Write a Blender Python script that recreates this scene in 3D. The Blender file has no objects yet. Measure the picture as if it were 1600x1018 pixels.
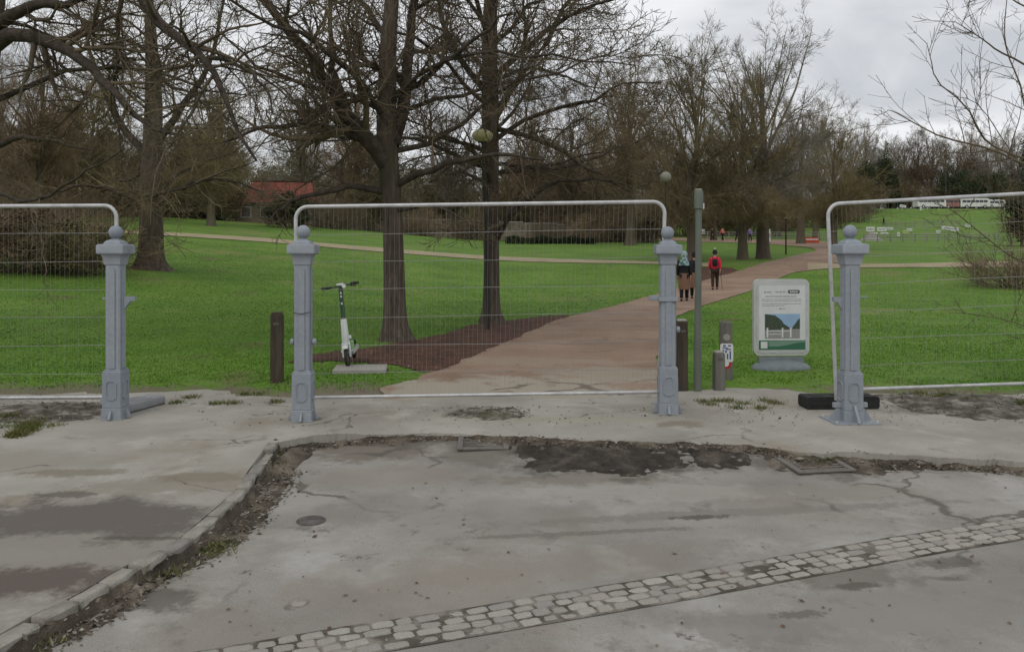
import bpy, bmesh, math, random
import numpy as np
from mathutils import Vector, Matrix, noise as mnoise

# ------------------------------------------------------------------ camera, sky, sun
scene = bpy.context.scene
COL = scene.collection
F = 1244.44          # focal length in pixels of the 1600 px wide photograph
EYE = 1.65
HOR = 400.0          # row of the horizon
cam_d = bpy.data.cameras.new('camera')
cam = bpy.data.objects.new('camera', cam_d)
COL.objects.link(cam)
cam.location = (0, 0, EYE)
cam.rotation_euler = (math.radians(90), 0, 0)
cam_d.lens = 28
cam_d.sensor_width = 36
cam_d.sensor_fit = 'HORIZONTAL'
cam_d.shift_y = -(509 - HOR) / 1600
cam_d.clip_start = 0.05
cam_d.clip_end = 3000
scene.camera = cam

SUN_EL, SUN_AZ = math.radians(48), math.radians(200)
world = bpy.data.worlds.new('World')
scene.world = world
world.use_nodes = True
wn, wl = world.node_tree.nodes, world.node_tree.links
wn.clear()
w_out = wn.new('ShaderNodeOutputWorld')
w_bg = wn.new('ShaderNodeBackground')
w_sky = wn.new('ShaderNodeTexSky')
w_sky.sky_type = 'NISHITA'
w_sky.sun_disc = False
w_sky.sun_elevation = SUN_EL
w_sky.sun_rotation = SUN_AZ
w_sky.dust_density = 3.0
w_tc = wn.new('ShaderNodeTexCoord')
w_sep = wn.new('ShaderNodeSeparateXYZ')
wl.new(w_tc.outputs['Generated'], w_sep.inputs[0])
def wmath(op, a, b):
    n = wn.new('ShaderNodeMath'); n.operation = op
    for i, v in enumerate((a, b)):
        if isinstance(v, (int, float)): n.inputs[i].default_value = v
        else: wl.new(v, n.inputs[i])
    return n.outputs[0]
w_den = wmath('ADD', wmath('MAXIMUM', w_sep.outputs[2], 0.0), 0.30)
w_cmb = wn.new('ShaderNodeCombineXYZ')
wl.new(wmath('DIVIDE', w_sep.outputs[0], w_den), w_cmb.inputs[0])
wl.new(wmath('DIVIDE', w_sep.outputs[1], w_den), w_cmb.inputs[1])
w_map = wn.new('ShaderNodeMapping')
w_map.inputs['Scale'].default_value = (1.5, 2.6, 1)
w_map.inputs['Location'].default_value = (3.1, 0.4, 0)
wl.new(w_cmb.outputs[0], w_map.inputs[0])
w_no = wn.new('ShaderNodeTexNoise')
w_no.inputs['Scale'].default_value = 1.0
w_no.inputs['Detail'].default_value = 5
w_no.inputs['Roughness'].default_value = 0.48
w_no.inputs['Distortion'].default_value = 0.5
wl.new(w_map.outputs[0], w_no.inputs['Vector'])
w_ramp = wn.new('ShaderNodeValToRGB')
w_ramp.color_ramp.elements[0].position = 0.40
w_ramp.color_ramp.elements[0].color = (0.60, 0.625, 0.66, 1)
w_ramp.color_ramp.elements[1].position = 0.62
w_ramp.color_ramp.elements[1].color = (0.93, 0.94, 0.96, 1)
wl.new(w_no.outputs['Fac'], w_ramp.inputs[0])
w_sc = wn.new('ShaderNodeMix'); w_sc.data_type = 'RGBA'; w_sc.blend_type = 'MULTIPLY'
w_sc.inputs[0].default_value = 1
wl.new(w_sky.outputs[0], w_sc.inputs[6])
w_sc.inputs[7].default_value = (1.0, 1.0, 1.0, 1)
w_up = wn.new('ShaderNodeMix'); w_up.data_type = 'RGBA'; w_up.blend_type = 'MULTIPLY'
w_up.inputs[0].default_value = 1
wl.new(w_ramp.outputs[0], w_up.inputs[6])
w_up.inputs[7].default_value = (10, 10, 10, 1)          # the cloud layer, on the scale of the sky texture
w_mix = wn.new('ShaderNodeMix'); w_mix.data_type = 'RGBA'
w_mix.inputs[0].default_value = 0.93                     # closed overcast
wl.new(w_sc.outputs[2], w_mix.inputs[6])
wl.new(w_up.outputs[2], w_mix.inputs[7])
wl.new(w_mix.outputs[2], w_bg.inputs[0])
w_bg.inputs[1].default_value = 0.1
wl.new(w_bg.outputs[0], w_out.inputs[0])

sun_d = bpy.data.lights.new('sun', 'SUN')
sun_d.energy = 0.6
sun_d.angle = math.radians(25)
sun_d.color = (1.0, 0.96, 0.9)
sun = bpy.data.objects.new('sun', sun_d)
COL.objects.link(sun)
sun_dir = Vector((math.sin(SUN_AZ) * math.cos(SUN_EL), math.cos(SUN_AZ) * math.cos(SUN_EL), math.sin(SUN_EL)))
sun.rotation_euler = sun_dir.to_track_quat('Z', 'Y').to_euler()

scene.view_settings.view_transform = 'Standard'
scene.view_settings.look = 'None'
scene.view_settings.exposure = 0.0
scene.view_settings.gamma = 1.0
scene.view_settings.use_curve_mapping = False
scene.render.engine = 'CYCLES'
scene.cycles.max_bounces = 6
scene.cycles.transparent_max_bounces = 8

R = np.random.default_rng(7)
rnd = random.Random(11)

# ------------------------------------------------------------------ terrain
_cy = np.array([-50, 0, 28, 36, 43, 50, 65, 80, 120, 150, 175, 200, 212, 260, 400, 900])
_cz = np.array([0, 0, 0, .15, .72, 1.4, 2.2, 2.9, 4.1, 6.9, 10.0, 13.5, 14.2, 15.5, 17, 17])
_ty = np.arange(-50, 900, 0.5)
_tz = np.interp(_ty, _cy, _cz)
_k = np.hanning(17); _k /= _k.sum()
_tz = np.convolve(np.pad(_tz, 8, mode='edge'), _k, mode='valid')
def sst(a, b, x):
    t = np.clip((x - a) / (b - a), 0, 1)
    return t * t * (3 - 2 * t)
def bumps(X, Y):
    return (np.sin(1.7 * X + .6 * Y) + np.sin(-.8 * X + 1.9 * Y + 1.3) + np.sin(2.9 * X - 2.3 * Y + .4) * .6 + np.sin(.45 * X + .3 * Y) * 1.2) / 3.8
def gz(X, Y):
    X = np.asarray(X, float); Y = np.asarray(Y, float)
    z = np.interp(Y, _ty, _tz)
    sp = np.log1p(np.exp(np.clip(-X - 1.0, -30, 30)))
    sp = np.minimum(sp, 30 + 0 * sp)
    z = z + .085 * sp * sst(13, 28, Y) * (1 - sst(110, 170, Y) * .7)
    s = sst(8.2, 10.4, Y)
    z = z + (-.10 * (1 - s) + .05 * s) + bumps(X, Y) * (.025 * s + .012) * (1 - .9 * sst(13, 28, Y)) + .05 * bumps(X * .21 + 3, Y * .17) * sst(14, 40, Y)
    z = z + (.022 * bumps(X * 2.3 + 1, Y * 2.9) + .016 * bumps(X * 5.1, Y * 6.3 + 2)) * sst(8.2, 8.8, Y) * (1 - sst(9.8, 11.5, Y))
    z = z - .3 * (1 - sst(7.4, 8.4, Y))
    return z
def gz1(x, y): return float(gz(x, y))
def pix(px, py, Y):
    return Vector(((px - 800) * Y / F, Y, EYE - (py - HOR) * Y / F))
def gp(px, py, ymin=8.0, ymax=700):
    """where the sight line through a pixel meets the terrain"""
    Y = np.concatenate([np.arange(ymin, 60, .02), np.arange(60, ymax, .2)])
    X = (px - 800) * Y / F
    z = EYE - (py - HOR) * Y / F
    hit = np.nonzero(z <= gz(X, Y))[0]
    i = hit[0] if len(hit) else len(Y) - 1
    return Vector((X[i], Y[i], gz1(X[i], Y[i])))
def flat(px, py, z=0.0):
    Y = (EYE - z) * F / (py - HOR)
    return Vector(((px - 800) * Y / F, Y, z))
def atY(px, Y):
    X = (px - 800) * Y / F
    return Vector((X, Y, gz1(X, Y)))

# ------------------------------------------------------------------ helpers: objects
def tag(o, label=None, cat=None, group=None, kind=None):
    if label: o['label'] = label
    if cat: o['category'] = cat
    if group: o['group'] = group
    if kind: o['kind'] = kind
    return o
def link(name, me, mat=None, parent=None, loc=None):
    o = bpy.data.objects.new(name, me)
    COL.objects.link(o)
    if mat is not None and me is not None and not me.materials:
        me.materials.append(mat)
    if parent is not None: o.parent = parent
    if loc is not None: o.location = loc
    return o
def empty(name, loc, rz=0.0):
    o = bpy.data.objects.new(name, None)
    COL.objects.link(o)
    o.empty_display_size = .1
    o.location = loc
    o.rotation_euler = (0, 0, rz)
    return o
def copy_tree(o, parent=None):
    c = o.copy(); COL.objects.link(c); c.parent = parent
    for ch in list(o.children): copy_tree(ch, c)
    return c
def np_mesh(name, verts, faces, smooth=False):
    """verts (n,3), faces (m,k) arrays"""
    me = bpy.data.meshes.new(name)
    verts = np.asarray(verts, np.float32); faces = np.asarray(faces, np.int32)
    k = faces.shape[1]
    me.vertices.add(len(verts)); me.vertices.foreach_set('co', verts.ravel())
    me.loops.add(faces.size); me.loops.foreach_set('vertex_index', faces.ravel())
    me.polygons.add(len(faces))
    me.polygons.foreach_set('loop_start', np.arange(0, faces.size, k, dtype=np.int32))
    if smooth: me.polygons.foreach_set('use_smooth', np.ones(len(faces), bool))
    me.update(calc_edges=True)
    me.validate()
    return me
class B:
    """collects shapes into one bmesh"""
    def __init__(s): s.bm = bmesh.new()
    def box(s, c, size, rot=None, bev=0.0, taper=None):
        m = Matrix.Translation(c)
        if rot is not None: m = m @ rot
        r = bmesh.ops.create_cube(s.bm, size=1)
        vs = r['verts']
        for v in vs:
            f = 1.0
            if taper and v.co.z > 0: f = taper
            v.co = Vector((v.co.x * size[0] * f, v.co.y * size[1] * f, v.co.z * size[2]))
        if bev:
            es = list({e for v in vs for e in v.link_edges})
            b = bmesh.ops.bevel(s.bm, geom=es, offset=bev, segments=1, affect='EDGES')
            vs = list({v for v in vs if v.is_valid} | {v for f_ in b['faces'] for v in f_.verts})
            # bevel keeps all verts of this island
            seen = set(vs); st = list(vs)
            while st:
                q = st.pop()
                for e in q.link_edges:
                    w = e.other_vert(q)
                    if w not in seen: seen.add(w); st.append(w)
            vs = list(seen)
        for v in vs: v.co = m @ v.co
        return s
    def tube(s, pts, rad, sides=8, cap=True):
        pts = [Vector(p) for p in pts]
        n = len(pts)
        rr = rad if isinstance(rad, (list, tuple)) else [rad] * n
        rings = []
        prev = None
        for i, p in enumerate(pts):
            t = (pts[min(i + 1, n - 1)] - pts[max(i - 1, 0)])
            if t.length < 1e-9: t = Vector((0, 0, 1))
            t.normalize()
            ref = prev if prev is not None else (Vector((0, 0, 1)) if abs(t.z) < .9 else Vector((1, 0, 0)))
            a = (ref - t * ref.dot(t)).normalized()
            prev = a
            b = t.cross(a)
            rings.append([s.bm.verts.new(p + (a * math.cos(2 * math.pi * k / sides) + b * math.sin(2 * math.pi * k / sides)) * rr[i]) for k in range(sides)])
        for i in range(n - 1):
            for k in range(sides):
                s.bm.faces.new((rings[i][k], rings[i][(k + 1) % sides], rings[i + 1][(k + 1) % sides], rings[i + 1][k]))
        if cap:
            s.bm.faces.new(rings[0][::-1]); s.bm.faces.new(rings[-1])
        return s
    def lathe(s, prof, c=(0, 0, 0), sides=16, axis='z'):
        c = Vector(c)
        def P(r, h, k):
            a = 2 * math.pi * k / sides
            q = (r * math.cos(a), r * math.sin(a), h)
            if axis == 'x': q = (h, q[0], q[1])
            if axis == 'y': q = (q[0], h, q[1])
            return c + Vector(q)
        rings = [[s.bm.verts.new(P(r, h, k)) for k in range(sides)] for r, h in prof]
        for i in range(len(rings) - 1):
            for k in range(sides):
                s.bm.faces.new((rings[i][k], rings[i][(k + 1) % sides], rings[i + 1][(k + 1) % sides], rings[i + 1][k]))
        s.bm.faces.new(rings[0][::-1]); s.bm.faces.new(rings[-1])
        return s
    def ball(s, c, r, scale=(1, 1, 1), seg=14, rings=9):
        q = bmesh.ops.create_uvsphere(s.bm, u_segments=seg, v_segments=rings, radius=r)
        for v in q['verts']:
            v.co = Vector(c) + Vector((v.co.x * scale[0], v.co.y * scale[1], v.co.z * scale[2]))
        return s
    def prism(s, poly, y0, y1, plane='xz'):
        """extrude a polygon of (a,b) points"""
        def P(a, b, d):
            return (a, d, b) if plane == 'xz' else ((d, a, b) if plane == 'yz' else (a, b, d))
        f = [s.bm.verts.new(P(a, b, y0)) for a, b in poly]
        g = [s.bm.verts.new(P(a, b, y1)) for a, b in poly]
        n = len(poly)
        s.bm.faces.new(f); s.bm.faces.new(g[::-1])
        for i in range(n):
            s.bm.faces.new((f[i], g[i], g[(i + 1) % n], f[(i + 1) % n]))
        return s
    def mesh(s, name, smooth=0):
        bmesh.ops.recalc_face_normals(s.bm, faces=s.bm.faces)
        me = bpy.data.meshes.new(name)
        s.bm.to_mesh(me); s.bm.free()
        if smooth:
            me.polygons.foreach_set('use_smooth', np.ones(len(me.polygons), bool))
            me.set_sharp_from_angle(angle=math.radians(smooth))
        return me
    def build(s, name, mat, parent=None, loc=None, smooth=0):
        return link(name, s.mesh(name, smooth), mat, parent, loc)
def rounded_rect(w, h, r, seg=5, cx=0, cz=0):
    pts = []
    for (sx, sz, a0) in ((1, 1, 0), (-1, 1, 90), (-1, -1, 180), (1, -1, 270)):
        for k in range(seg + 1):
            a = math.radians(a0 + 90 * k / seg)
            pts.append((cx + sx * (w / 2 - r) + r * math.cos(a), cz + sz * (h / 2 - r) + r * math.sin(a)))
    return pts

# ------------------------------------------------------------------ helpers: materials
def mat(name, cols, scale=4.0, rough=.85, bump=0.0, bscale=40.0, detail=6.0, nrough=.6, stretch=None, coord='Object', ramp=(.32, .68),
        spots=None, blobs=None, cracks=None, vary=0.0, metal=0.0, spec=.3, island=None, fine=None, translucent=0.0):
    m = bpy.data.materials.new(name); m.use_nodes = True
    n, l = m.node_tree.nodes, m.node_tree.links
    p = n['Principled BSDF']
    p.inputs['Roughness'].default_value = rough
    p.inputs['Metallic'].default_value = metal
    p.inputs['Specular IOR Level'].default_value = spec
    tc = n.new('ShaderNodeTexCoord')
    mp = n.new('ShaderNodeMapping')
    if stretch: mp.inputs['Scale'].default_value = stretch
    if coord == 'World':
        g = n.new('ShaderNodeNewGeometry'); l.new(g.outputs['Position'], mp.inputs[0])
    else:
        l.new(tc.outputs[coord], mp.inputs[0])
    vec = mp.outputs[0]
    def noise(sc, det=detail, ro=nrough, off=0.0):
        t = n.new('ShaderNodeTexNoise'); t.noise_dimensions = '4D' if off else '3D'
        if off: t.inputs['W'].default_value = off
        t.inputs['Scale'].default_value = sc; t.inputs['Detail'].default_value = det; t.inputs['Roughness'].default_value = ro
        l.new(vec, t.inputs['Vector'])
        return t.outputs['Fac']
    def mixc(f, a, b, mode='MIX'):
        x = n.new('ShaderNodeMix'); x.data_type = 'RGBA'; x.blend_type = mode
        for i, v in ((0, f), (6, a), (7, b)):
            if isinstance(v, (int, float)): x.inputs[i].default_value = v
            elif isinstance(v, tuple): x.inputs[i].default_value = v if len(v) == 4 else v + (1,)
            else: l.new(v, x.inputs[i])
        return x.outputs[2]
    def rampf(f, stops):
        r = n.new('ShaderNodeValToRGB')
        e = r.color_ramp.elements
        while len(e) < len(stops): e.new(.5)
        for q, (pos, c) in zip(e, stops):
            q.position = pos; q.color = c if len(c) == 4 else tuple(c) + (1,)
        l.new(f, r.inputs[0])
        return r.outputs[0]
    cols = [tuple(c) for c in cols]
    if len(cols) == 1: cols = cols * 2
    a, b = ramp
    stops = [(a + (b - a) * i / (len(cols) - 1), c) for i, c in enumerate(cols)]
    if island == 'only':
        g = n.new('ShaderNodeNewGeometry')
        col = rampf(g.outputs['Random Per Island'], [(i / max(1, len(cols) - 1), c) for i, c in enumerate(cols)])
    else:
        col = rampf(noise(scale), stops)
    if fine:
        fs, amt = fine
        f2 = rampf(noise(fs, 3, .7, 2.3), [(.3, (1 - amt,) * 3), (.7, (1 + amt,) * 3)])
        col = mixc(1.0, col, f2, 'MULTIPLY')
    for sp in (spots or []):
        ssc, lo, hi, c = sp[:4]
        msk = rampf(noise(ssc, 5, sp[5] if len(sp) > 5 else .6, sp[4] if len(sp) > 4 else 1.7), [(lo, (0, 0, 0)), (hi, (1, 1, 1))])
        col = mixc(msk, col, c)
    for bi, (wx, wy, brx, bry, brot, bc, bst) in enumerate(blobs or []):
        bm1 = n.new('ShaderNodeMapping'); bm1.vector_type = 'TEXTURE'
        bm1.inputs['Location'].default_value = (wx, wy, 0); bm1.inputs['Rotation'].default_value = (0, 0, brot); bm1.inputs['Scale'].default_value = (brx, bry, 1e6)
        l.new(vec, bm1.inputs[0])
        ln = n.new('ShaderNodeVectorMath'); ln.operation = 'LENGTH'; l.new(bm1.outputs[0], ln.inputs[0])
        ad = n.new('ShaderNodeMath'); ad.operation = 'MULTIPLY_ADD'; ad.inputs[1].default_value = 3.0
        l.new(noise(min(22, max(2.2, 1.1 / max(.04, min(brx, bry)))), 8, .72, 3.0 + bi * 1.37), ad.inputs[0]); l.new(ln.outputs['Value'], ad.inputs[2])
        mr = n.new('ShaderNodeMapRange'); mr.inputs['From Min'].default_value = 2.1; mr.inputs['From Max'].default_value = 2.5
        mr.inputs['To Min'].default_value = bst; mr.inputs['To Max'].default_value = 0
        l.new(ad.outputs[0], mr.inputs[0])
        col = mixc(mr.outputs[0], col, bc)
    if cracks:
        cs, cw, cc = cracks
        nd = n.new('ShaderNodeTexNoise'); nd.inputs['Scale'].default_value = 3; nd.inputs['Detail'].default_value = 4; l.new(vec, nd.inputs['Vector'])
        vm = n.new('ShaderNodeVectorMath'); vm.operation = 'MULTIPLY_ADD'; vm.inputs[1].default_value = (.5, .5, 0); l.new(nd.outputs['Color'], vm.inputs[0]); l.new(vec, vm.inputs[2])
        vo = n.new('ShaderNodeTexVoronoi'); vo.feature = 'DISTANCE_TO_EDGE'; vo.inputs['Scale'].default_value = cs; l.new(vm.outputs[0], vo.inputs['Vector'])
        ck = rampf(vo.outputs['Distance'], [(cw * .4, (1, 1, 1)), (cw, (0, 0, 0))])
        gate = rampf(noise(.7, 3, .6, 6.6), [(.52, (0, 0, 0)), (.60, (.8, .8, .8))])
        ck2 = mixc(1.0, ck, gate, 'MULTIPLY')
        col = mixc(ck2, col, cc)
    if island and island != 'only':
        g = n.new('ShaderNodeNewGeometry')
        v = rampf(g.outputs['Random Per Island'], [(0, (1 - island,) * 3), (1, (1 + island,) * 3)])
        col = mixc(1.0, col, v, 'MULTIPLY')
    if vary:
        oi = n.new('ShaderNodeObjectInfo')
        v = rampf(oi.outputs['Random'], [(0, (1 - vary, 1 - vary, 1 - vary * .8)), (.5, (1, 1 - vary * .1, 1 - vary * .25)), (1, (1 + vary, 1 + vary, 1 + vary))])
        col = mixc(1.0, col, v, 'MULTIPLY')
    l.new(col, p.inputs['Base Color'])
    if bump:
        bn = n.new('ShaderNodeBump'); bn.inputs['Strength'].default_value = 1.0; bn.inputs['Distance'].default_value = bump
        l.new(noise(bscale, 5, .65, .7), bn.inputs['Height'])
        l.new(bn.outputs[0], p.inputs['Normal'])
    return m
def emat(name, c, rough=.5, **k):
    return mat(name, [tuple(x * .92 for x in c), tuple(min(1, x * 1.06) for x in c)], 6, rough, **k)

def PB(px, py, wpx, hpx, c, st=.8, rot=0.0, z=0.0):
    """a stain on the ground, given by where it lies in the photograph"""
    a = flat(px, py, z); b1 = flat(px + wpx / 2, py, z); c1 = flat(px, py - hpx / 2, z)
    return (a.x, a.y, b1.x - a.x, c1.y - a.y, rot, c, st)
M = {}
_dk, _md, _lt = (.085, .075, .064), (.185, .168, .145), (.385, .365, .33)
M['road'] = mat('road_asphalt', [(.208, .195, .172), (.278, .262, .234), (.35, .332, .30)], .8, .92, .003, 90, 8, .62, coord='World', fine=(170, .26), ramp=(.3, .7), cracks=(.55, .012, (.10, .09, .075)),
    spots=[(1.1, .56, .70, (.23, .203, .166), 3.3), (1.3, .56, .70, (.39, .375, .345), 5.1), (3.2, .58, .68, (.185, .168, .145), 1.9, .7), (6.5, .62, .68, (.15, .137, .12), 4.7, .75), (2.3, .66, .74, (.15, .132, .11), 8.2, .7), (5.5, .70, .745, (.08, .07, .06), 9.1, .7), (14, .70, .74, (.10, .09, .075), 2.1, .7)],
    blobs=[PB(560, 700, 330, 40, (.15, .125, .095), .8, 0, -.1), PB(1450, 728, 420, 26, (.14, .12, .094), .8, 0, -.1), PB(900, 748, 420, 22, (.19, .165, .132), .7, 0, -.1), PB(760, 690, 700, 22, (.12, .10, .078), .75, 0, -.1), PB(930, 718, 330, 52, _dk, .9, 0, -.1), PB(1280, 726, 260, 44, (.12, .105, .088), .8, 0, -.1), PB(610, 690, 190, 30, (.11, .10, .082), .8, 0, -.1), PB(755, 704, 150, 44, (.16, .145, .12), .7, 0, -.1),
           PB(1120, 722, 160, 30, (.13, .115, .1), .7, 0, -.1), PB(250, 940, 120, 40, (.10, .09, .078), .75, 0, -.1), PB(1330, 900, 260, 40, (.15, .132, .11), .7, .2, -.1), PB(1480, 880, 130, 20, (.11, .10, .085), .7, .2, -.1),
           PB(1180, 980, 300, 60, _md, .6, .1, -.1), PB(650, 930, 500, 130, (.265, .225, .175), .42, .1, -.1), PB(330, 990, 300, 120, (.23, .195, .155), .42, .1, -.1), PB(900, 880, 600, 60, (.245, .212, .168), .42, .2, -.1), PB(1400, 950, 500, 110, (.235, .22, .195), .7, .1, -.1), PB(600, 745, 300, 40, (.25, .215, .168), .42, 0, -.1), PB(1250, 770, 500, 30, (.24, .215, .18), .6, .1, -.1), PB(1340, 915, 90, 12, (.10, .088, .074), .8, .2, -.1), PB(1250, 960, 120, 14, (.12, .106, .09), .7, .1, -.1), PB(540, 800, 170, 50, (.225, .208, .185), .7, 0, -.1), PB(480, 780, 200, 40, _lt, .5, 0, -.1), PB(1150, 800, 900, 14, (.205, .19, .165), .75, .15, -.1), PB(900, 832, 500, 8, (.16, .148, .128), .7, .12, -.1),
           PB(1090, 808, 120, 8, (.09, .08, .07), .8, .15, -.1), PB(420, 730, 60, 120, (.15, .13, .105), .7, 0, -.1), PB(1000, 770, 500, 34, _lt, .45, 0, -.1)])
M['setts'] = mat('sett_granite', [(.29, .27, .235), (.355, .332, .295), (.41, .388, .35)], 7, .88, .004, 30, vary=.13, fine=(70, .15))
M['joint'] = mat('joint_soil', [(.05, .042, .033), (.11, .096, .076), (.30, .275, .235)], 5, .95, .006, 40, coord='World')
M['pave'] = mat('pavement_dust', [(.255, .238, .202), (.328, .308, .264), (.41, .388, .338)], .9, .93, .004, 70, 8, .6, coord='World', fine=(150, .22), ramp=(.3, .7), cracks=(.8, .010, (.11, .095, .078)),
    spots=[(.9, .55, .70, (.27, .23, .178), 3.9), (2.7, .60, .70, (.25, .228, .19), 1.2, .7), (1.4, .58, .72, (.44, .418, .37), 9.4), (5.5, .62, .68, (.19, .168, .135), 4.7, .75), (1.6, .64, .74, (.215, .185, .135), 7.7), (3.1, .66, .73, (.16, .145, .09), 4.4, .7), (9, .69, .74, (.14, .12, .09), 2.4, .7)],
    blobs=[PB(60, 870, 700, 230, (.245, .225, .192), .85), PB(150, 808, 470, 74, (.125, .108, .095), .92), PB(40, 908, 380, 58, (.115, .09, .077), .95), PB(250, 760, 300, 30, (.255, .225, .178), .7), PB(0, 720, 300, 40, (.29, .265, .215), .7), PB(0, 865, 300, 24, (.27, .25, .215), .8), PB(110, 738, 190, 16, (.19, .165, .12), .7), PB(310, 745, 180, 18, (.20, .17, .125), .7),
           PB(105, 772, 110, 12, (.12, .105, .085), .8), PB(230, 840, 200, 8, (.09, .08, .066), .7), PB(760, 646, 150, 16, (.13, .12, .065), .75), PB(1060, 662, 90, 12, (.19, .16, .115), .7), PB(880, 655, 500, 10, (.33, .30, .22), .5),
           PB(1500, 640, 260, 24, (.15, .13, .10), .7), PB(60, 645, 240, 24, (.15, .135, .10), .7), PB(320, 778, 90, 30, (.33, .31, .27), .7)])
M['patch'] = mat('old_asphalt', [(.10, .088, .08), (.145, .125, .112), (.20, .18, .165)], 2.0, .92, .004, 80, 7, coord='World', fine=(130, .22), spots=[(1.7, .56, .68, (.27, .25, .225), 6.1)])
M['patch2'] = mat('worn_asphalt', [(.19, .178, .163), (.235, .22, .20)], 1.5, .92, .003, 80, 7, coord='World', fine=(120, .12), spots=[(1.2, .56, .68, (.285, .27, .245), 6.1)])
M['kerb'] = mat('kerb_stone', [(.20, .185, .16), (.265, .248, .215), (.32, .30, .265)], 5, .88, .004, 40, vary=.15, spots=[(7, .60, .70, (.12, .115, .08), 3.3, .7)], fine=(60, .15))
M['path'] = mat('path_gravel', [(.215, .14, .094), (.27, .185, .13), (.325, .232, .168)], .55, .95, .008, 35, 8, .6, coord='World', fine=(45, .16), cracks=(.5, .02, (.13, .095, .07)),
    spots=[(1.2, .58, .70, (.30, .225, .17), 2.9), (2.6, .62, .72, (.125, .085, .06), 6.6, .7)],
    blobs=[PB(810, 622, 700, 60, (.345, .31, .245), .95), PB(950, 590, 260, 26, (.32, .28, .22), .7), PB(850, 570, 300, 14, (.32, .265, .20), .5), PB(930, 540, 160, 12, (.19, .14, .105), .6)])
M['tanpath'] = mat('path_sand', [(.30, .25, .155), (.37, .31, .195)], .8, .95, .004, 30, coord='World')
M['ground'] = mat('lawn_ground', [(.072, .145, .014), (.102, .192, .02), (.14, .222, .034)], .33, .95, .015, 14, 9, .62, coord='World', fine=(9, .22),
    spots=[(.16, .56, .70, (.185, .20, .058), 3.3), (.5, .60, .74, (.135, .12, .052), 7.2), (1.1, .60, .72, (.075, .14, .018), 2.2)],
    blobs=[PB(200, 622, 900, 44, (.15, .125, .085), .9), PB(1350, 626, 900, 44, (.15, .125, .085), .9), PB(800, 622, 900, 40, (.17, .14, .10), .9)])
M['grass'] = mat('grass_blades', [(.075, .175, .013), (.108, .232, .02), (.165, .28, .04)], .5, .8, coord='World', island=.22, spots=[(.16, .58, .72, (.24, .235, .08), 3.3), (.8, .60, .72, (.075, .15, .018), 5.5), (.5, .60, .74, (.18, .165, .07), 7.2)])
M['litter'] = mat('mulch', [(.05, .024, .016), (.085, .04, .026), (.12, .06, .038)], 3, .95, .02, 25, 8, coord='World', fine=(60, .3), spots=[(2.0, .62, .7, (.055, .07, .02), 5.2)])
M['leaves'] = mat('dead_leaves', [(.10, .045, .025), (.16, .085, .045), (.07, .035, .022), (.22, .15, .085), (.12, .06, .035)], island='only', rough=.85)
M['debris'] = mat('gutter_debris', [(.10, .08, .06), (.20, .17, .13), (.06, .05, .038), (.30, .27, .22), (.13, .105, .075)], island='only', rough=.9)
M['soil'] = mat('gutter_soil', [(.04, .032, .024), (.095, .077, .057), (.21, .178, .135)], 4, .95, .02, 30, 8, coord='World', fine=(70, .3))
M['wet_soil'] = mat('wet_soil', [(.02, .016, .012), (.05, .041, .032), (.12, .10, .078)], 5, .92, .02, 30, 8, coord='World', fine=(70, .35), spots=[(3.0, .62, .70, (.17, .15, .125), 2.2)])
M['rubble'] = mat('rubble', [(.14, .12, .095), (.26, .235, .19), (.09, .078, .06), (.38, .355, .30)], island='only', rough=.92)
M['bluegrey'] = mat('bluegrey_paint', [(.245, .273, .306), (.27, .298, .33), (.295, .322, .35)], 3.5, .6, .002, 45, spec=.35, fine=(25, .09), vary=.06,
    spots=[(9, .66, .76, (.17, .185, .205), 3.1), (2.2, .60, .74, (.20, .21, .22), 5.5), (26, .68, .72, (.15, .095, .06), 7.3, .7), (5, .66, .72, (.17, .175, .17), 9.3, .75), (14, .70, .76, (.33, .35, .37), 4.1)])
M['galv'] = mat('galvanised_steel', [(.40, .40, .40), (.50, .50, .495), (.58, .58, .57)], 9, .45, metal=.35, spec=.5, fine=(60, .1))
M['wire'] = mat('galvanised_wire', [(.24, .24, .22), (.32, .32, .30)], 9, .6)
M['black'] = mat('black_rubber', [(.018, .018, .018), (.032, .031, .03)], 8, .75, .002, 40, spots=[(5, .6, .7, (.07, .065, .055), 2.2)])
M['concfoot'] = mat('concrete_foot', [(.22, .23, .235), (.30, .30, .30)], 6, .9, .003, 50)
M['bark'] = mat('bark', [(.05, .039, .029), (.088, .069, .051), (.14, .112, .084)], 9, .95, .03, 14, 8, .65, stretch=(1, 1, .16), fine=(30, .25), spots=[(1.2, .6, .72, (.055, .06, .03), 4.2)])
M['bark_dark'] = mat('bark_dark', [(.034, .027, .021), (.06, .048, .037), (.095, .078, .06)], 7, .95, .02, 16, 8, fine=(30, .25))
M['bark_far'] = mat('bark_far', [(.085, .068, .048), (.13, .108, .078)], 5, .95, .01, 14, stretch=(1, 1, .2), vary=.15)
M['twig_near'] = mat('twig_near', [(.075, .06, .04), (.125, .098, .064), (.19, .15, .096)], .8, .9)
M['twig_olive'] = mat('twig_olive', [(.15, .118, .062), (.21, .168, .088), (.26, .215, .118)], .5, .9, vary=.22)
M['twig_brown'] = mat('twig_brown', [(.145, .105, .064), (.205, .15, .094), (.26, .195, .128)], .5, .9, vary=.25)
M['twig_grey'] = mat('twig_grey', [(.18, .158, .128), (.25, .222, .18), (.31, .28, .235)], .5, .9, vary=.2)
M['evergreen'] = mat('evergreen', [(.014, .022, .010), (.028, .042, .016), (.045, .062, .022)], 1.5, .8, island=.4, vary=.2)
M['olive_leaf'] = mat('olive_leaf', [(.075, .065, .03), (.115, .10, .046), (.155, .135, .064)], 1.2, .85, island=.4, vary=.2)
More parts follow.
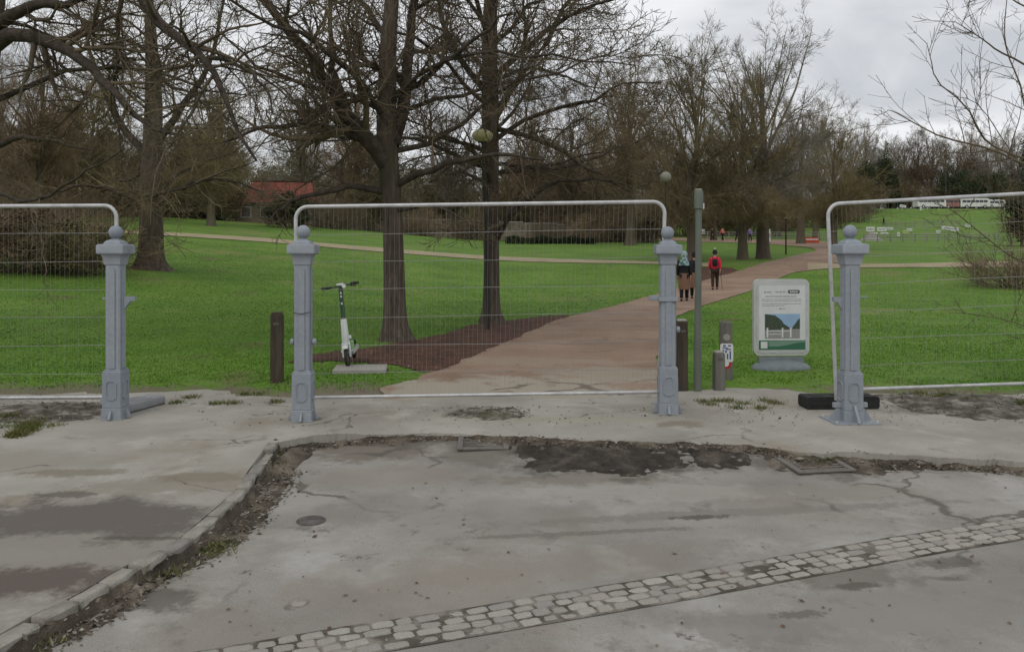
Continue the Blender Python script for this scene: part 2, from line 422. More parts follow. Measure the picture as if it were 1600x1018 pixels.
M['brown_leaf'] = mat('brown_leaf', [(.085, .052, .03), (.125, .08, .048), (.165, .112, .068)], 1.2, .85, island=.4, vary=.2)
M['wood_dark'] = mat('weathered_wood_dark', [(.035, .028, .02), (.06, .048, .034), (.085, .07, .05)], 10, .9, .006, 40, stretch=(1, 1, .1), fine=(40, .2))
M['wood_grey'] = mat('weathered_wood_grey', [(.10, .10, .085), (.145, .14, .12), (.18, .175, .15)], 10, .9, .005, 40, stretch=(1, 1, .1))
M['greenpole'] = mat('green_grey_paint', [(.10, .125, .10), (.13, .15, .122), (.155, .168, .14)], 4, .6, .001, 30, stretch=(1, 1, .3))
M['white'] = mat('white_paint', [(.62, .62, .60), (.72, .72, .70)], 5, .5)
M['print_white'] = emat('print_white', (.60, .61, .60), .4)
M['sign_frame'] = mat('sign_frame', [(.44, .46, .44), (.52, .53, .51)], 6, .4)
M['print_grey'] = emat('print_grey', (.30, .31, .31), .5)
M['print_badge'] = emat('print_badge', (.10, .10, .10), .5)
M['print_green'] = emat('print_green', (.04, .14, .08), .5)
M['print_green2'] = emat('print_green_light', (.16, .26, .20), .5)
M['print_sky'] = emat('print_sky', (.28, .42, .60), .5)
M['print_tree'] = mat('print_tree', [(.03, .045, .03), (.08, .10, .07)], 60, .5)
M['print_road'] = mat('print_road', [(.22, .21, .20), (.32, .31, .30)], 40, .5)
M['stone_base'] = mat('moulded_base', [(.15, .175, .185), (.20, .225, .235)], 8, .7, .002, 30)
M['red'] = emat('red_cloth', (.62, .025, .06), .8)
M['coral'] = emat('coral_cloth', (.55, .16, .12), .8)
M['purple'] = emat('purple_cloth', (.20, .17, .36), .8)
M['dark'] = emat('dark_cloth', (.014, .014, .017), .85)
M['trouser'] = emat('trouser_brown', (.038, .024, .018), .85)
M['tancoat'] = emat('tan_cloth', (.20, .11, .075), .85)
M['teal'] = mat('teal_scarf', [(.04, .12, .13), (.30, .37, .38)], 9, .85, ramp=(.42, .52))
M['skin'] = emat('skin', (.45, .27, .19), .6)
M['pom'] = emat('pale_pompom', (.55, .62, .40), .9)
M['scgreen'] = emat('scooter_green', (.008, .045, .016), .35, spec=.5)
M['scwhite'] = emat('scooter_white', (.55, .57, .55), .35, spec=.5)
M['sclime'] = emat('scooter_lime', (.25, .50, .16), .4)
M['slab'] = mat('concrete_slab', [(.27, .26, .235), (.35, .335, .30)], 5, .9, .003, 50)
M['iron'] = mat('cast_iron', [(.06, .055, .05), (.10, .092, .084), (.14, .13, .12)], 8, .7, .002, 60)
M['ironw'] = mat('worn_iron', [(.13, .118, .105), (.19, .172, .155)], 8, .7, .002, 60)
M['rooftile'] = mat('roof_tiles', [(.17, .048, .034), (.225, .066, .046)], 2, .85, .03, 6, stretch=(1, 1, 4))
M['render'] = mat('tan_render', [(.20, .165, .115), (.27, .225, .16)], 1.2, .9)
M['stonewall'] = mat('stone_wall', [(.13, .108, .08), (.19, .16, .12), (.26, .222, .17)], .8, .9, .03, 4, fine=(3, .3))
M['glass'] = emat('dark_glass', (.03, .035, .04), .15, spec=.6)
M['lamp_paint'] = emat('lamp_paint', (.028, .028, .024), .6)
M['globe'] = emat('lamp_globe', (.22, .21, .17), .5)
M['globe2'] = emat('lamp_globe_yellowed', (.52, .50, .26), .35)
M['bluesign'] = emat('sign_blue', (.06, .10, .26), .5)
M['redsign'] = emat('sign_red', (.42, .03, .03), .5)
M['orange'] = emat('barrier_red', (.50, .08, .04), .6)
M['busred'] = emat('bus_red', (.34, .15, .14), .5)
M['yellow'] = emat('board_yellow', (.45, .48, .12), .5)
M['heap'] = mat('gravel_heap', [(.22, .215, .20), (.32, .31, .29)], 3, .95, .05, 5)

def pip(px, py, poly):
    """points in polygon, vectorised"""
    inside = np.zeros(len(px), bool)
    n = len(poly)
    for i in range(n):
        x0, y0 = poly[i][:2]; x1, y1 = poly[(i + 1) % n][:2]
        if y0 == y1: continue
        c = ((y0 > py) != (y1 > py)) & (px < (x1 - x0) * (py - y0) / (y1 - y0) + x0)
        inside ^= c
    return inside
def catmull(pts, n):
    """resample a polyline of points smoothly into n points"""
    P = np.array([list(p) for p in pts], float)
    P = np.vstack([2 * P[0] - P[1], P, 2 * P[-1] - P[-2]])
    m = len(P) - 3
    out = []
    for u in np.linspace(0, m - 1e-6, n):
        i = int(u); t = u - i
        p0, p1, p2, p3 = P[i:i + 4]
        out.append(.5 * ((2 * p1) + (-p0 + p2) * t + (2 * p0 - 5 * p1 + 4 * p2 - p3) * t * t + (-p0 + 3 * p1 - 3 * p2 + p3) * t ** 3))
    return np.array(out)
def nz(x, y, z=0.0): return mnoise.noise((x, y, z))

# ------------------------------------------------------------------ the ground
def graded(a0, step, dense, far, growth=1.07):
    v = list(np.arange(a0, dense, step)); s = step
    x = v[-1]
    while x < far:
        s *= growth; x += s; v.append(x)
    return np.array(v)
gy = np.concatenate([[-40, -20, -5, 0, 4, 6, 7, 7.4], graded(7.6, .16, 24, 900, 1.035)])
xp = graded(0, .2, 14, 500, 1.07)
gx = np.concatenate([-xp[::-1], xp[1:]])
GX, GY = np.meshgrid(gx, gy)
GZ = gz(GX, GY)
nv = GX.size; W_ = len(gx)
idx = np.arange(nv).reshape(len(gy), W_)
fq = np.stack([idx[:-1, :-1], idx[:-1, 1:], idx[1:, 1:], idx[1:, :-1]], -1).reshape(-1, 4)
ground = link('ground', np_mesh('ground', np.stack([GX, GY, GZ], -1).reshape(-1, 3), fq, True), M['ground'])
tag(ground, 'green park lawn rising gently into the distance', 'lawn', kind='structure')

# road
ROADZ = -.10
APRON = [(436, 690), (480, 681), (560, 678), (680, 677), (800, 681), (900, 686), (1000, 689), (1100, 693), (1200, 699), (1260, 706), (1330, 706), (1420, 711), (1500, 716), (1600, 721), (1900, 745), (2400, 790)]
apron_w = catmull([flat(*p) for p in APRON], 420)
apron_w[:, 1] += np.array([.07 * nz(x * 2.2, 3.0) + .06 * nz(x * 7, 9.0) + .035 * nz(x * 21, 1.0) for x in apron_w[:, 0]])
rx = np.arange(-40, 40.1, .2); ry = np.concatenate([np.arange(-30, 2, 1.0), np.arange(2, 5.4, .2), np.arange(5.4, 8.6, .07)])
RX, RY = np.meshgrid(rx, ry)
def road_h(X, Y):
    # the worn surface rises towards the broken forecourt edge, most of all in the middle
    ay = np.interp(X, apron_w[:, 0], apron_w[:, 1])
    up = sst(-.55, -.02, np.asarray(Y) - ay) * sst(-1.75, -1.1, X) * (.066 - .03 * sst(1.5, 3.0, X)) * (.8 + .35 * bumps(np.asarray(X) * 1.9, 2.0))
    return ROADZ + .012 * bumps(X * .9, Y * .9 + 4) + .006 * bumps(X * 3.1, Y * 2.7) + up
RZ = road_h(RX, RY)
idx = np.arange(RX.size).reshape(RX.shape)
fq = np.stack([idx[:-1, :-1], idx[:-1, 1:], idx[1:, 1:], idx[1:, :-1]], -1).reshape(-1, 4)
road = link('road', np_mesh('road', np.stack([RX, RY, RZ], -1).reshape(-1, 3), fq, True), M['road'])
tag(road, 'pale dusty asphalt road with stains in the foreground', 'road', kind='structure')

# pavement and the dusty forecourt behind the gutter: one slab at kerb height
KERB = [(-150, 1130), (-70, 1050), (11, 1002), (78, 963), (119, 944), (158, 922), (191, 902), (223, 883), (282, 855), (308, 837), (334, 813), (364, 787), (390, 762), (405, 736), (423, 710), (436, 690)]
kerb_w = catmull([flat(*p) for p in KERB], 90)
kerb_w = np.vstack([[kerb_w[0][0] - .25, .2, 0], [kerb_w[0][0] - .1, 1.2, 0], kerb_w])
KW = .09
def offs(line, d):
    t = np.gradient(line[:, :2], axis=0); t /= np.linalg.norm(t, axis=1)[:, None]
    o = line.copy(); o[:, 0] += -t[:, 1] * d; o[:, 1] += t[:, 0] * d
    return o
kerb_in = offs(kerb_w, KW)
out = [tuple(p[:2]) for p in kerb_in[:-2]] + [tuple(p[:2]) for p in apron_w] + [(30, 6.8), (30, 9.0), (12, 9.5), (9, 10.3), (-10, 10.3), (-14, 10.2), (-30, 9.0), (-30, .2)]
bm = bmesh.new()
vs = [bm.verts.new((x, y, 0)) for x, y in out]
fc = bm.faces.new(vs)
bm.normal_update()
if fc.normal.z < 0: fc.normal_flip()
ex = bmesh.ops.extrude_face_region(bm, geom=[fc])
for g_ in ex['geom']:
    if isinstance(g_, bmesh.types.BMVert): g_.co.z -= .2
bmesh.ops.recalc_face_normals(bm, faces=bm.faces)
bmesh.ops.triangulate(bm, faces=[f for f in bm.faces if len(f.verts) > 4])
me = bpy.data.meshes.new('pavement'); bm.to_mesh(me); bm.free()
pavement = link('pavement', me, M['pave'])
tag(pavement, 'dusty beige pavement and forecourt under the gate posts', 'pavement', kind='structure')

# kerb stones, one object each
kerb = empty('kerb', (0, 0, 0)); tag(kerb, 'worn stone kerb curving along the left pavement', 'kerb', kind='structure')
seg = np.linalg.norm(np.diff(kerb_w[:, :2], axis=0), axis=1); cum = np.concatenate([[0], np.cumsum(seg)])
def on_kerb(s):
    return np.array([np.interp(s, cum, kerb_w[:, k]) for k in range(2)])
def stone_mesh(name, lx, ly, lz, seed, bev=.014, jit=.012, top_jit=.006, tris=False):
    b = B(); b.box((0, 0, -lz / 2), (lx, ly, lz), bev=bev)
    rr = random.Random(seed)
    bm_ = b.bm
    bmesh.ops.subdivide_edges(bm_, edges=[e for e in bm_.edges if e.calc_length() > min(lx, ly) * .5 and abs(e.verts[0].co.z - e.verts[1].co.z) < .01], cuts=1)
    for v in bm_.verts:
        v.co += Vector((rr.uniform(-jit, jit), rr.uniform(-jit, jit), rr.uniform(-top_jit, top_jit)))
    return b.mesh(name, 40)
kst = [stone_mesh('kerb_stone', .30, KW, .2, 40 + k, .009, .004, .003) for k in range(6)]
for m_ in kst: m_.materials.append(M['kerb'])
s = 0.9; k = 0
while s < cum[-1] - .12:
    L = rnd.uniform(.20, .30)
    p, q = on_kerb(s), on_kerb(min(s + L, cum[-1]))
    d = q - p; a = math.atan2(d[1], d[0])
    nrm = np.array([-d[1], d[0]]) / np.linalg.norm(d)
    c = (p + q) / 2 + nrm * (KW / 2 + rnd.uniform(-.008, .008))
    o = link('kerb_stone', kst[k % 6], None, kerb)
    o.location = (c[0], c[1], .003 + rnd.uniform(-.008, .005) - (.03 if s > cum[-1] - 1.0 and rnd.random() < .6 else 0))
    o.rotation_euler = (rnd.uniform(-.03, .03), rnd.uniform(-.02, .02), a + rnd.uniform(-.035, .035))
    o.scale = ((L - .022) / .30, 1, 1)
    s += L; k += 1

# setts across the road, one object each
band = empty('sett_band', (0, 0, 0)); tag(band, 'band of worn pale stone setts crossing the road', 'setts', kind='structure')
U0, U1 = flat(450, 998, ROADZ), flat(1600, 808, ROADZ)
L0, L1 = flat(658, 1007, ROADZ), flat(1600, 843, ROADZ)
ud = (U1 - U0).normalized(); vd = Vector((ud.y, -ud.x, 0))
width = .5 * (abs((L0 - U0).dot(vd)) + abs((L1 - U0).dot(vd)))
ROWS = 4
cell = width / ROWS
def sett_mesh(seed):
    rr = random.Random(seed); b = B(); n_ = 16
    prof = []
    for k in range(n_):
        a = 2 * math.pi * k / n_ + .13
        q = 1 / (abs(math.cos(a)) ** 9 + abs(math.sin(a)) ** 9) ** (1 / 9)
        prof.append((.5 * q * math.cos(a) * rr.uniform(.9, 1.02), .5 * q * math.sin(a) * rr.uniform(.88, 1.02)))
    tl_ = (rr.uniform(-.006, .006), rr.uniform(-.006, .006))
    rings = []
    for sc_, z in ((1.0, -.05), (1.0, -.007), (.94, -.0015), (.80, .0015), (.45, .003)):
        rings.append([b.bm.verts.new((x * sc_, y * sc_, z + (x * tl_[0] + y * tl_[1] if z > -.02 else 0) + (rr.uniform(-.0015, .0015) if z > -.01 else 0))) for x, y in prof])
    for i in range(len(rings) - 1):
        for k in range(n_): b.bm.faces.new((rings[i][k], rings[i][(k + 1) % n_], rings[i + 1][(k + 1) % n_], rings[i + 1][k]))
    b.bm.faces.new(rings[-1])
    return b.mesh('sett', 50)
smesh = [sett_mesh(90 + k) for k in range(12)]
for m_ in smesh: m_.materials.append(M['setts'])
jb = B()
a0 = U0 - ud * 3.2; a1 = U0 + ud * 7.5
ng = 60
ring0 = [a0.lerp(a1, i / ng) + vd * (-.015 + .012 * nz(i * .9, 1)) for i in range(ng + 1)]
ring1 = [a0.lerp(a1, i / ng) + vd * (width + .012 + .012 * nz(i * .9, 5)) for i in range(ng + 1)]
vv0 = [jb.bm.verts.new((p.x, p.y, float(road_h(p.x, p.y)) + .004)) for p in ring0]
vv1 = [jb.bm.verts.new((p.x, p.y, float(road_h(p.x, p.y)) + .004)) for p in ring1]
for i in range(ng): jb.bm.faces.new((vv0[i], vv1[i], vv1[i + 1], vv0[i + 1]))
jb.build('joint_bed', M['joint'], band)
k = 0
for r in range(ROWS):
    t = -3.2 + rnd.uniform(0, .1)
    while t < 7.4:
        L = rnd.choice([.09, .10, .11, .12, .125, .14, .155]) * rnd.uniform(.95, 1.05)
        if rnd.random() > .02:
            c = U0 + ud * (t + L / 2) + vd * (cell * (r + .5) + rnd.uniform(-.006, .006))
            o = link('sett', smesh[rnd.randrange(12)], None, band)
            o.location = (c.x, c.y, float(road_h(c.x, c.y)) + .0095 + rnd.uniform(-.004, .002) - (.006 if rnd.random() < .16 else 0))
            o.rotation_euler = (rnd.uniform(-.015, .015), rnd.uniform(-.015, .015), math.atan2(ud.y, ud.x) + rnd.uniform(-.05, .05) + rnd.choice([0, math.pi]))
            o.scale = (L - rnd.uniform(.002, .018), cell - rnd.uniform(.002, .014), .7)
            k += 1
        t += L

# the red-brown main path, a sand path across the lawn, and the far path
def strip(name, left, right, m, n=140, across=12, lift=.02, jit=.11, crown=.0):
    A = catmull(left, n); C = catmull(right, n)
    V = np.zeros((n, across + 1, 3))
    for i in range(n):
        ja = jit * nz(A[i, 0] * 1.9, A[i, 1] * 1.9, 1) + jit * .6 * nz(A[i, 0] * 6, A[i, 1] * 6, 2)
        jc = jit * nz(C[i, 0] * 1.9, C[i, 1] * 1.9, 4) + jit * .6 * nz(C[i, 0] * 6, C[i, 1] * 6, 5)
        d = (C[i] - A[i]); d[2] = 0; d /= max(1e-6, np.linalg.norm(d))
        p, q = A[i] + d * ja, C[i] + d * jc
        for j in range(across + 1):
            V[i, j] = p + (q - p) * j / across
    V[..., 2] = gz(V[..., 0], V[..., 1]) + lift * .7 + V[..., 1] * .00025
    idx = np.arange(V.shape[0] * V.shape[1]).reshape(V.shape[:2])
    fq = np.stack([idx[:-1, :-1], idx[:-1, 1:], idx[1:, 1:], idx[1:, :-1]], -1).reshape(-1, 4)
    o = link(name, np_mesh(name, V.reshape(-1, 3), fq, True), m)
    poly = [tuple(p[:2]) for p in V[:, 0]] + [tuple(p[:2]) for p in V[::-1, -1]]
    return o, poly
pl = [flat(585, 640), gp(600, 613), gp(640, 596), gp(690, 578), gp(760, 549), gp(820, 522), gp(880, 497), gp(960, 478), gp(1015, 463), gp(1060, 450), gp(1102, 438), gp(1146, 426), gp(1190, 412), gp(1222, 404), gp(1262, 395)]
pr = [flat(1035, 640), gp(1030, 615), gp(1030, 596), gp(1030, 578), gp(1032, 549), gp(1036, 524), gp(1052, 500), gp(1092, 481), gp(1130, 468), gp(1170, 456), gp(1205, 441), gp(1238, 427), gp(1275, 421), gp(1300, 413), gp(1320, 400)]
main_path, poly_main = strip('path', pl, pr, M['path'], lift=.02)
tag(main_path, 'wide red brown gravel path leading into the park', 'path', kind='structure')
pl = [gp(1222, 404), gp(1262, 396), gp(1274, 391), gp(1255, 386), gp(1200, 382), gp(1090, 378), gp(1020, 376)]
pr = [gp(1310, 412), gp(1320, 398), gp(1325, 386), gp(1290, 378), gp(1220, 375), gp(1090, 373), gp(1020, 371)]
far_path, poly_far = strip('far_path', pl, pr, M['path'], 80, 8, .03, .1)
tag(far_path, 'far end of the red brown path bending behind the trees', 'path', kind='structure')
pl = [gp(-60, 352), gp(120, 358), gp(270, 364), gp(420, 373), gp(560, 385), gp(760, 400), gp(900, 406), gp(1020, 409), gp(1110, 411)]
pr = [gp(-60, 356), gp(120, 362), gp(270, 369), gp(420, 379), gp(560, 391), gp(760, 406), gp(900, 411), gp(1020, 413), gp(1125, 418)]
tan_path, poly_tan = strip('sand_path', pl, pr, M['tanpath'], 120, 4, .03, .08)
tag(tan_path, 'narrow sandy path crossing the lawn on the left', 'path', kind='structure')
pl = [gp(1262, 411), gp(1330, 413), gp(1420, 412), gp(1500, 410), gp(1600, 408), gp(1800, 404)]
pr = [gp(1262, 422), gp(1330, 419), gp(1420, 418), gp(1500, 418), gp(1600, 418), gp(1800, 416)]
tan2, poly_tan2 = strip('side_path', pl, pr, M['tanpath'], 80, 4, .03, .08)
tag(tan2, 'narrow brown path running right behind the right-hand fence', 'path', kind='structure')

def ground_poly(name, pts, m, lift, seed, jit=.15, cuts=0):
    """an irregular sheet draped on the lawn"""
    w = catmull([gp(*p) for p in pts + [pts[0]]], 110)[:-1]
    w = [(p[0] + jit * nz(p[0] * 1.7, p[1] * 1.7, seed), p[1] + jit * nz(p[0] * 1.7, p[1] * 1.7, seed + 4)) for p in w]
    a = np.array(w)
    x0, y0 = a.min(0); x1, y1 = a.max(0)
    st = max(.12, (x1 - x0) / 70)
    gx_, gy_ = np.meshgrid(np.arange(x0, x1 + st, st), np.arange(y0, y1 + st, st))
    mids = pip((gx_[:-1, :-1] + st / 2).ravel(), (gy_[:-1, :-1] + st / 2).ravel(), w).reshape(gx_.shape[0] - 1, -1)
    idx = np.arange(gx_.size).reshape(gx_.shape)
    fq = np.stack([idx[:-1, :-1], idx[:-1, 1:], idx[1:, 1:], idx[1:, :-1]], -1)[mids]
    jx = gx_ + .35 * st * np.sin(gx_ * 13 + gy_ * 7); jy = gy_ + .35 * st * np.sin(gx_ * 9 - gy_ * 11)
    V = np.stack([jx, jy, gz(jx, jy) + lift], -1).reshape(-1, 3)
    us, inv = np.unique(fq.ravel(), return_inverse=True)
    return link(name, np_mesh(name, V[us], inv.reshape(-1, 4), True), m), w
mulch, poly_mulch = ground_poly('mulch_bed', [(455, 566), (500, 553), (560, 545), (620, 536), (690, 522), (740, 508), (800, 500), (870, 493), (890, 497), (830, 524), (770, 549), (700, 576), (660, 580), (600, 570), (540, 566)], M['litter'], .012, 2)
tag(mulch, 'red brown leaf mulch around the two large trunks beside the path', 'mulch', kind='structure')
wedge, poly_wedge = ground_poly('bare_verge', [(1062, 446), (1104, 437), (1150, 424), (1140, 418), (1105, 418), (1060, 424)], M['litter'], .012, 5, .2)
tag(wedge, 'brown worn verge where the sandy path meets the main path', 'bare ground', kind='structure')

# ------------------------------------------------------------------ uncountable stuff: grass, leaves, debris
def tri_scatter(x, y, z, h, w, lean, rng):
    n = len(x)
    a = rng.uniform(0, 2 * np.pi, n); b = rng.uniform(0, 2 * np.pi, n)
    base = np.stack([x, y, z], -1)
    side = np.stack([np.cos(a), np.sin(a), 0 * a], -1) * w[:, None]
    tip = base + np.stack([np.cos(b) * lean * h, np.sin(b) * lean * h, h], -1)
    V = np.stack([base - side, base + side, tip], 1).reshape(-1, 3)
    return V, np.arange(3 * n).reshape(-1, 3)
POLYS = [poly_main, poly_tan, poly_tan2, poly_far]
def lawn_mask(x, y, mulch_keep=.05):
    ok = np.ones(len(x), bool)
    jx, jy = x + R.normal(0, .09, len(x)), y + R.normal(0, .09, len(x))
    for p in POLYS: ok &= ~pip(jx, jy, p)
    for p in (poly_mulch, poly_wedge):
        ok &= ~(pip(x, y, p) & (R.random(len(x)) > mulch_keep))
    return ok
def grass_points(n, y0, y1, power):
    u = R.random(n)
    y = (y0 ** (1 - power) + u * (y1 ** (1 - power) - y0 ** (1 - power))) ** (1 / (1 - power))
    x = R.uniform(-.86, .86, n) * y
    return x, y
x, y = grass_points(420000, 8.6, 46, 1.6)
ok = lawn_mask(x, y)
edge = gz(x, y)
ok &= (edge > .02 + .03 * R.random(len(x))) | (R.random(len(x)) < .05)
x, y = x[ok], y[ok]
cl = .5 + .5 * np.sin(x * 2.1 + np.sin(y * 1.3)) * np.sin(y * 1.9 + np.sin(x * 1.1))
h = (.006 + .012 * R.random(len(x)) + .004 * cl) * (1 + .012 * y)
V, Fc = tri_scatter(x, y, gz(x, y) - .004, h, .0045 + .0007 * y * R.uniform(.5, 1.3, len(x)), .7, R)
lawn = link('lawn_grass', np_mesh('lawn_grass', V, Fc), M['grass'])
tag(lawn, 'short green grass covering the park lawn', 'grass', kind='stuff')

def flakes(name, x, y, z, size, m, label, cat, tilt=.5):
    n = len(x)
    a = R.uniform(0, 2 * np.pi, n)
    u = np.stack([np.cos(a), np.sin(a), R.uniform(-tilt, tilt, n)], -1) * (size * R.uniform(.5, 1.3, n))[:, None]
    v = np.stack([-np.sin(a), np.cos(a), R.uniform(-tilt, tilt, n)], -1) * (size * R.uniform(.25, .8, n))[:, None]
    c = np.stack([x, y, z + size * .25], -1)
    V = np.stack([c - u, c + v * .9, c + u, c - v], 1).reshape(-1, 3)
    o = link(name, np_mesh(name, V, np.arange(4 * n).reshape(-1, 4)), m)
    return tag(o, label, cat, kind='stuff')
# leaves on the mulch and strewn over the lawn
x, y = grass_points(70000, 9.5, 32, 1.3)
keep = (pip(x, y, poly_mulch) & (R.random(len(x)) < .9)) | (lawn_mask(x, y) & (R.random(len(x)) < .016))
x, y = x[keep], y[keep]
flakes('fallen_leaves', x, y, gz(x, y) + .02, R.uniform(.009, .022, len(x)), M['leaves'], 'fallen brown leaves on the mulch and lawn', 'leaves')
x, y = grass_points(150, 9.5, 60, 1.2)
ok = lawn_mask(x, y); x, y = x[ok], y[ok]
flakes('litter_scraps', x, y, gz(x, y) + .035, R.uniform(.008, .02, len(x)) * (1 + y * .02), M['slab'], 'small pale scraps of litter on the lawn', 'litter')

# dirt heaped in the gutter: beside the kerb and along the broken forecourt edge
def dirt_strip(line, w0, w1, hmax, seed, face=.075, nacross=12):
    """line: (n,2) world points; dirt spreads to the right of the walking direction"""
    t = np.gradient(line, axis=0); t /= np.linalg.norm(t, axis=1)[:, None] + 1e-9
    nr = np.stack([t[:, 1], -t[:, 0]], -1)
    n = len(line)
    V = np.zeros((n, nacross, 3))
    for i in range(n):
        p = line[i]
        wd = w0 + (w1 - w0) * max(0, .45 + 1.1 * nz(p[0] * 1.3 + seed, p[1] * 1.3, 3)) * (1 + .35 * nz(p[0] * 6, p[1] * 6, seed))
        for j in range(nacross):
            f = j / (nacross - 1)
            q = p + nr[i] * (wd * f + (.012 if j else .004))
            hgt = hmax * math.sin(min(1, f * 1.25) * math.pi) * (.5 + .8 * nz(q[0] * 4, q[1] * 4, seed)) + .018 * nz(q[0] * 13, q[1] * 13, seed) * (1 - f ** 3) + .012 * nz(q[0] * 34, q[1] * 34, seed)
            if j == 0: hgt = face * (.85 + .5 * nz(q[0] * 7, q[1] * 7, seed + 2))
            if f > .99: hgt = -.012
            V[i, j] = (q[0], q[1], min(.004, float(road_h(q[0], q[1])) + max(hgt, -.012)))
    idx = np.arange(n * nacross).reshape(n, nacross)
    fq = np.stack([idx[:-1, :-1], idx[:-1, 1:], idx[1:, 1:], idx[1:, :-1]], -1).reshape(-1, 4)
    return V.reshape(-1, 3), fq
kl = kerb_w[:, :2]
kl = np.array([on_kerb(s_) for s_ in np.linspace(.8, cum[-1], 260)])
V1, F1 = dirt_strip(kl, .07, .24, .03, 3, .08)
o = link('gutter_dirt', np_mesh('gutter_dirt', V1, F1, True), M['soil'])
tag(o, 'dark soil and rotting leaves heaped in the gutter along the kerb', 'dirt', kind='stuff')
al = apron_w[::1, :2]
al = al[(al[:, 0] > -2.2) & (al[:, 0] < 6)]
V2, F2 = dirt_strip(al, .02, .22, .022, 8, .045)
o = link('gutter_dirt', np_mesh('gutter_dirt', V2, F2, True), M['soil'])
tag(o, 'dark dirt along the broken edge of the forecourt', 'dirt', kind='stuff')
def soil_mound(name, px0, px1, py0, py1, z0, hmax, seed, m, label, fn=None):
    p = flat((px0 + px1) / 2, (py0 + py1) / 2, z0)
    a, b_ = flat(px0, (py0 + py1) / 2, z0), flat(px1, (py0 + py1) / 2, z0)
    c, d = flat((px0 + px1) / 2, py1, z0), flat((px0 + px1) / 2, py0, z0)
    rx_, ry_ = (b_.x - a.x) / 2, (d.y - c.y) / 2
    n = 60; mm = 30
    V = []
    for j in range(mm):
        for i in range(n):
            u, v = -1.1 + 2.2 * i / (n - 1), -1.1 + 2.2 * j / (mm - 1)
            xx, yy = p.x + u * rx_, p.y + v * ry_
            r = math.hypot(u, v) + .35 * nz(xx * 2.3, yy * 2.3, seed)
            hh = hmax * max(-.5, 1 - r) * (.8 + .9 * nz(xx * 5, yy * 5, seed)) + .02 * nz(xx * 15, yy * 15, seed)
            if r > 1: hh = -.03 * (r - 1) * 4 - .004
            V.append((xx, yy, (fn(xx, yy) if fn else z0) + hh))
    idx = np.arange(n * mm).reshape(mm, n)
    fq = np.stack([idx[:-1, :-1], idx[:-1, 1:], idx[1:, 1:], idx[1:, :-1]], -1).reshape(-1, 4)
    o = link(name, np_mesh(name, V, fq, True), m)
    return tag(o, label, 'dirt', kind='stuff')
rh = lambda a, b_: float(road_h(a, b_))
soil_mound('soil_heap', 800, 1070, 696, 740, ROADZ, .045, 4, M['wet_soil'], 'long dark patch of wet soil in the road gutter', rh)
soil_mound('soil_heap', 1060, 1170, 708, 734, ROADZ, .03, 5, M['wet_soil'], 'small dark soil smear right of the long wet patch', rh)
soil_mound('soil_heap', 1170, 1400, 704, 742, ROADZ, .035, 6, M['soil'], 'soil collected around the right-hand drain grate', rh)
soil_mound('soil_heap', 530, 680, 676, 700, ROADZ, .035, 7, M['soil'], 'dark soil left of the centre drain grate', rh)
soil_mound('soil_heap', 420, 480, 676, 760, ROADZ, .06, 17, M['soil'], 'broken soil at the inner corner of the kerb', rh)
soil_mound('soil_heap', 1380, 1640, 610, 652, 0, .07, 9, M['joint'], 'earth and dead leaves under the right-hand fence panel')
soil_mound('soil_heap', -60, 170, 626, 662, 0, .07, 10, M['joint'], 'earth and dead leaves under the left-hand fence panel')
soil_mound('soil_heap', 690, 830, 634, 656, 0, .012, 12, M['joint'], 'mossy dirt on the forecourt below the middle fence panel')
# debris flakes
dx, dy, dz = [], [], []
for Vv, cnt in ((V1, 2600), (V2, 2000)):
    i = R.integers(0, len(Vv), cnt)
    dx.append(Vv[i, 0] + R.normal(0, .03, cnt)); dy.append(Vv[i, 1] + R.normal(0, .03, cnt)); dz.append(np.maximum(Vv[i, 2], road_h(Vv[i, 0], Vv[i, 1])))
for (a, b_, c, d, cnt, zz) in ((1380, 1640, 606, 650, 900, 0), (-60, 170, 622, 660, 700, 0), (300, 1100, 630, 668, 260, 0), (690, 830, 636, 655, 200, 0), (1100, 1600, 625, 665, 240, 0)):
    px_, py_ = R.uniform(a, b_, cnt), R.uniform(c, d, cnt)
    Y_ = EYE * F / (py_ - HOR)
    dx.append((px_ - 800) * Y_ / F); dy.append(Y_); dz.append(np.full(cnt, .03 if cnt > 500 else .004))
dx, dy, dz = map(np.concatenate, (dx, dy, dz))
flakes('gutter_litter', dx, dy, dz, R.uniform(.006, .02, len(dx)), M['debris'], 'dead leaves and grit in the gutters and below the fence', 'debris', .7)
# stray twigs and leaves on the road
cnt = 170
px_, py_ = R.uniform(150, 1600, cnt), R.uniform(735, 1010, cnt)
Y_ = (EYE - ROADZ) * F / (py_ - HOR); X_ = (px_ - 800) * Y_ / F
ok = X_ > -1.5
flakes('road_litter', X_[ok], Y_[ok], road_h(X_[ok], Y_[ok]) + .004, R.uniform(.006, .018, ok.sum()), M['leaves'], 'a few dead leaves lying on the road', 'leaves', .25)
# rubble along the broken edge
def pebble_mesh(n, cx, cy, cz, sz):
    base = np.array([[1, 0, 0], [-1, 0, 0], [0, 1, 0], [0, -1, 0], [0, 0, 1], [0, 0, -1]], float)
    fac = np.array([[0, 2, 4], [2, 1, 4], [1, 3, 4], [3, 0, 4], [2, 0, 5], [1, 2, 5], [3, 1, 5], [0, 3, 5]])
    V = base[None] * R.uniform(.5, 1.2, (n, 6, 1)) * sz[:, None, None]
    V[..., 2] *= .6
    a = R.uniform(0, 6.28, n); ca, sa = np.cos(a)[:, None], np.sin(a)[:, None]
    x_ = V[..., 0] * ca - V[..., 1] * sa; y_ = V[..., 0] * sa + V[..., 1] * ca
    V[..., 0], V[..., 1] = x_ + cx[:, None], y_ + cy[:, None]
    V[..., 2] += cz[:, None]
    return V.reshape(-1, 3), (fac[None] + 6 * np.arange(n)[:, None, None]).reshape(-1, 3)
n = 420
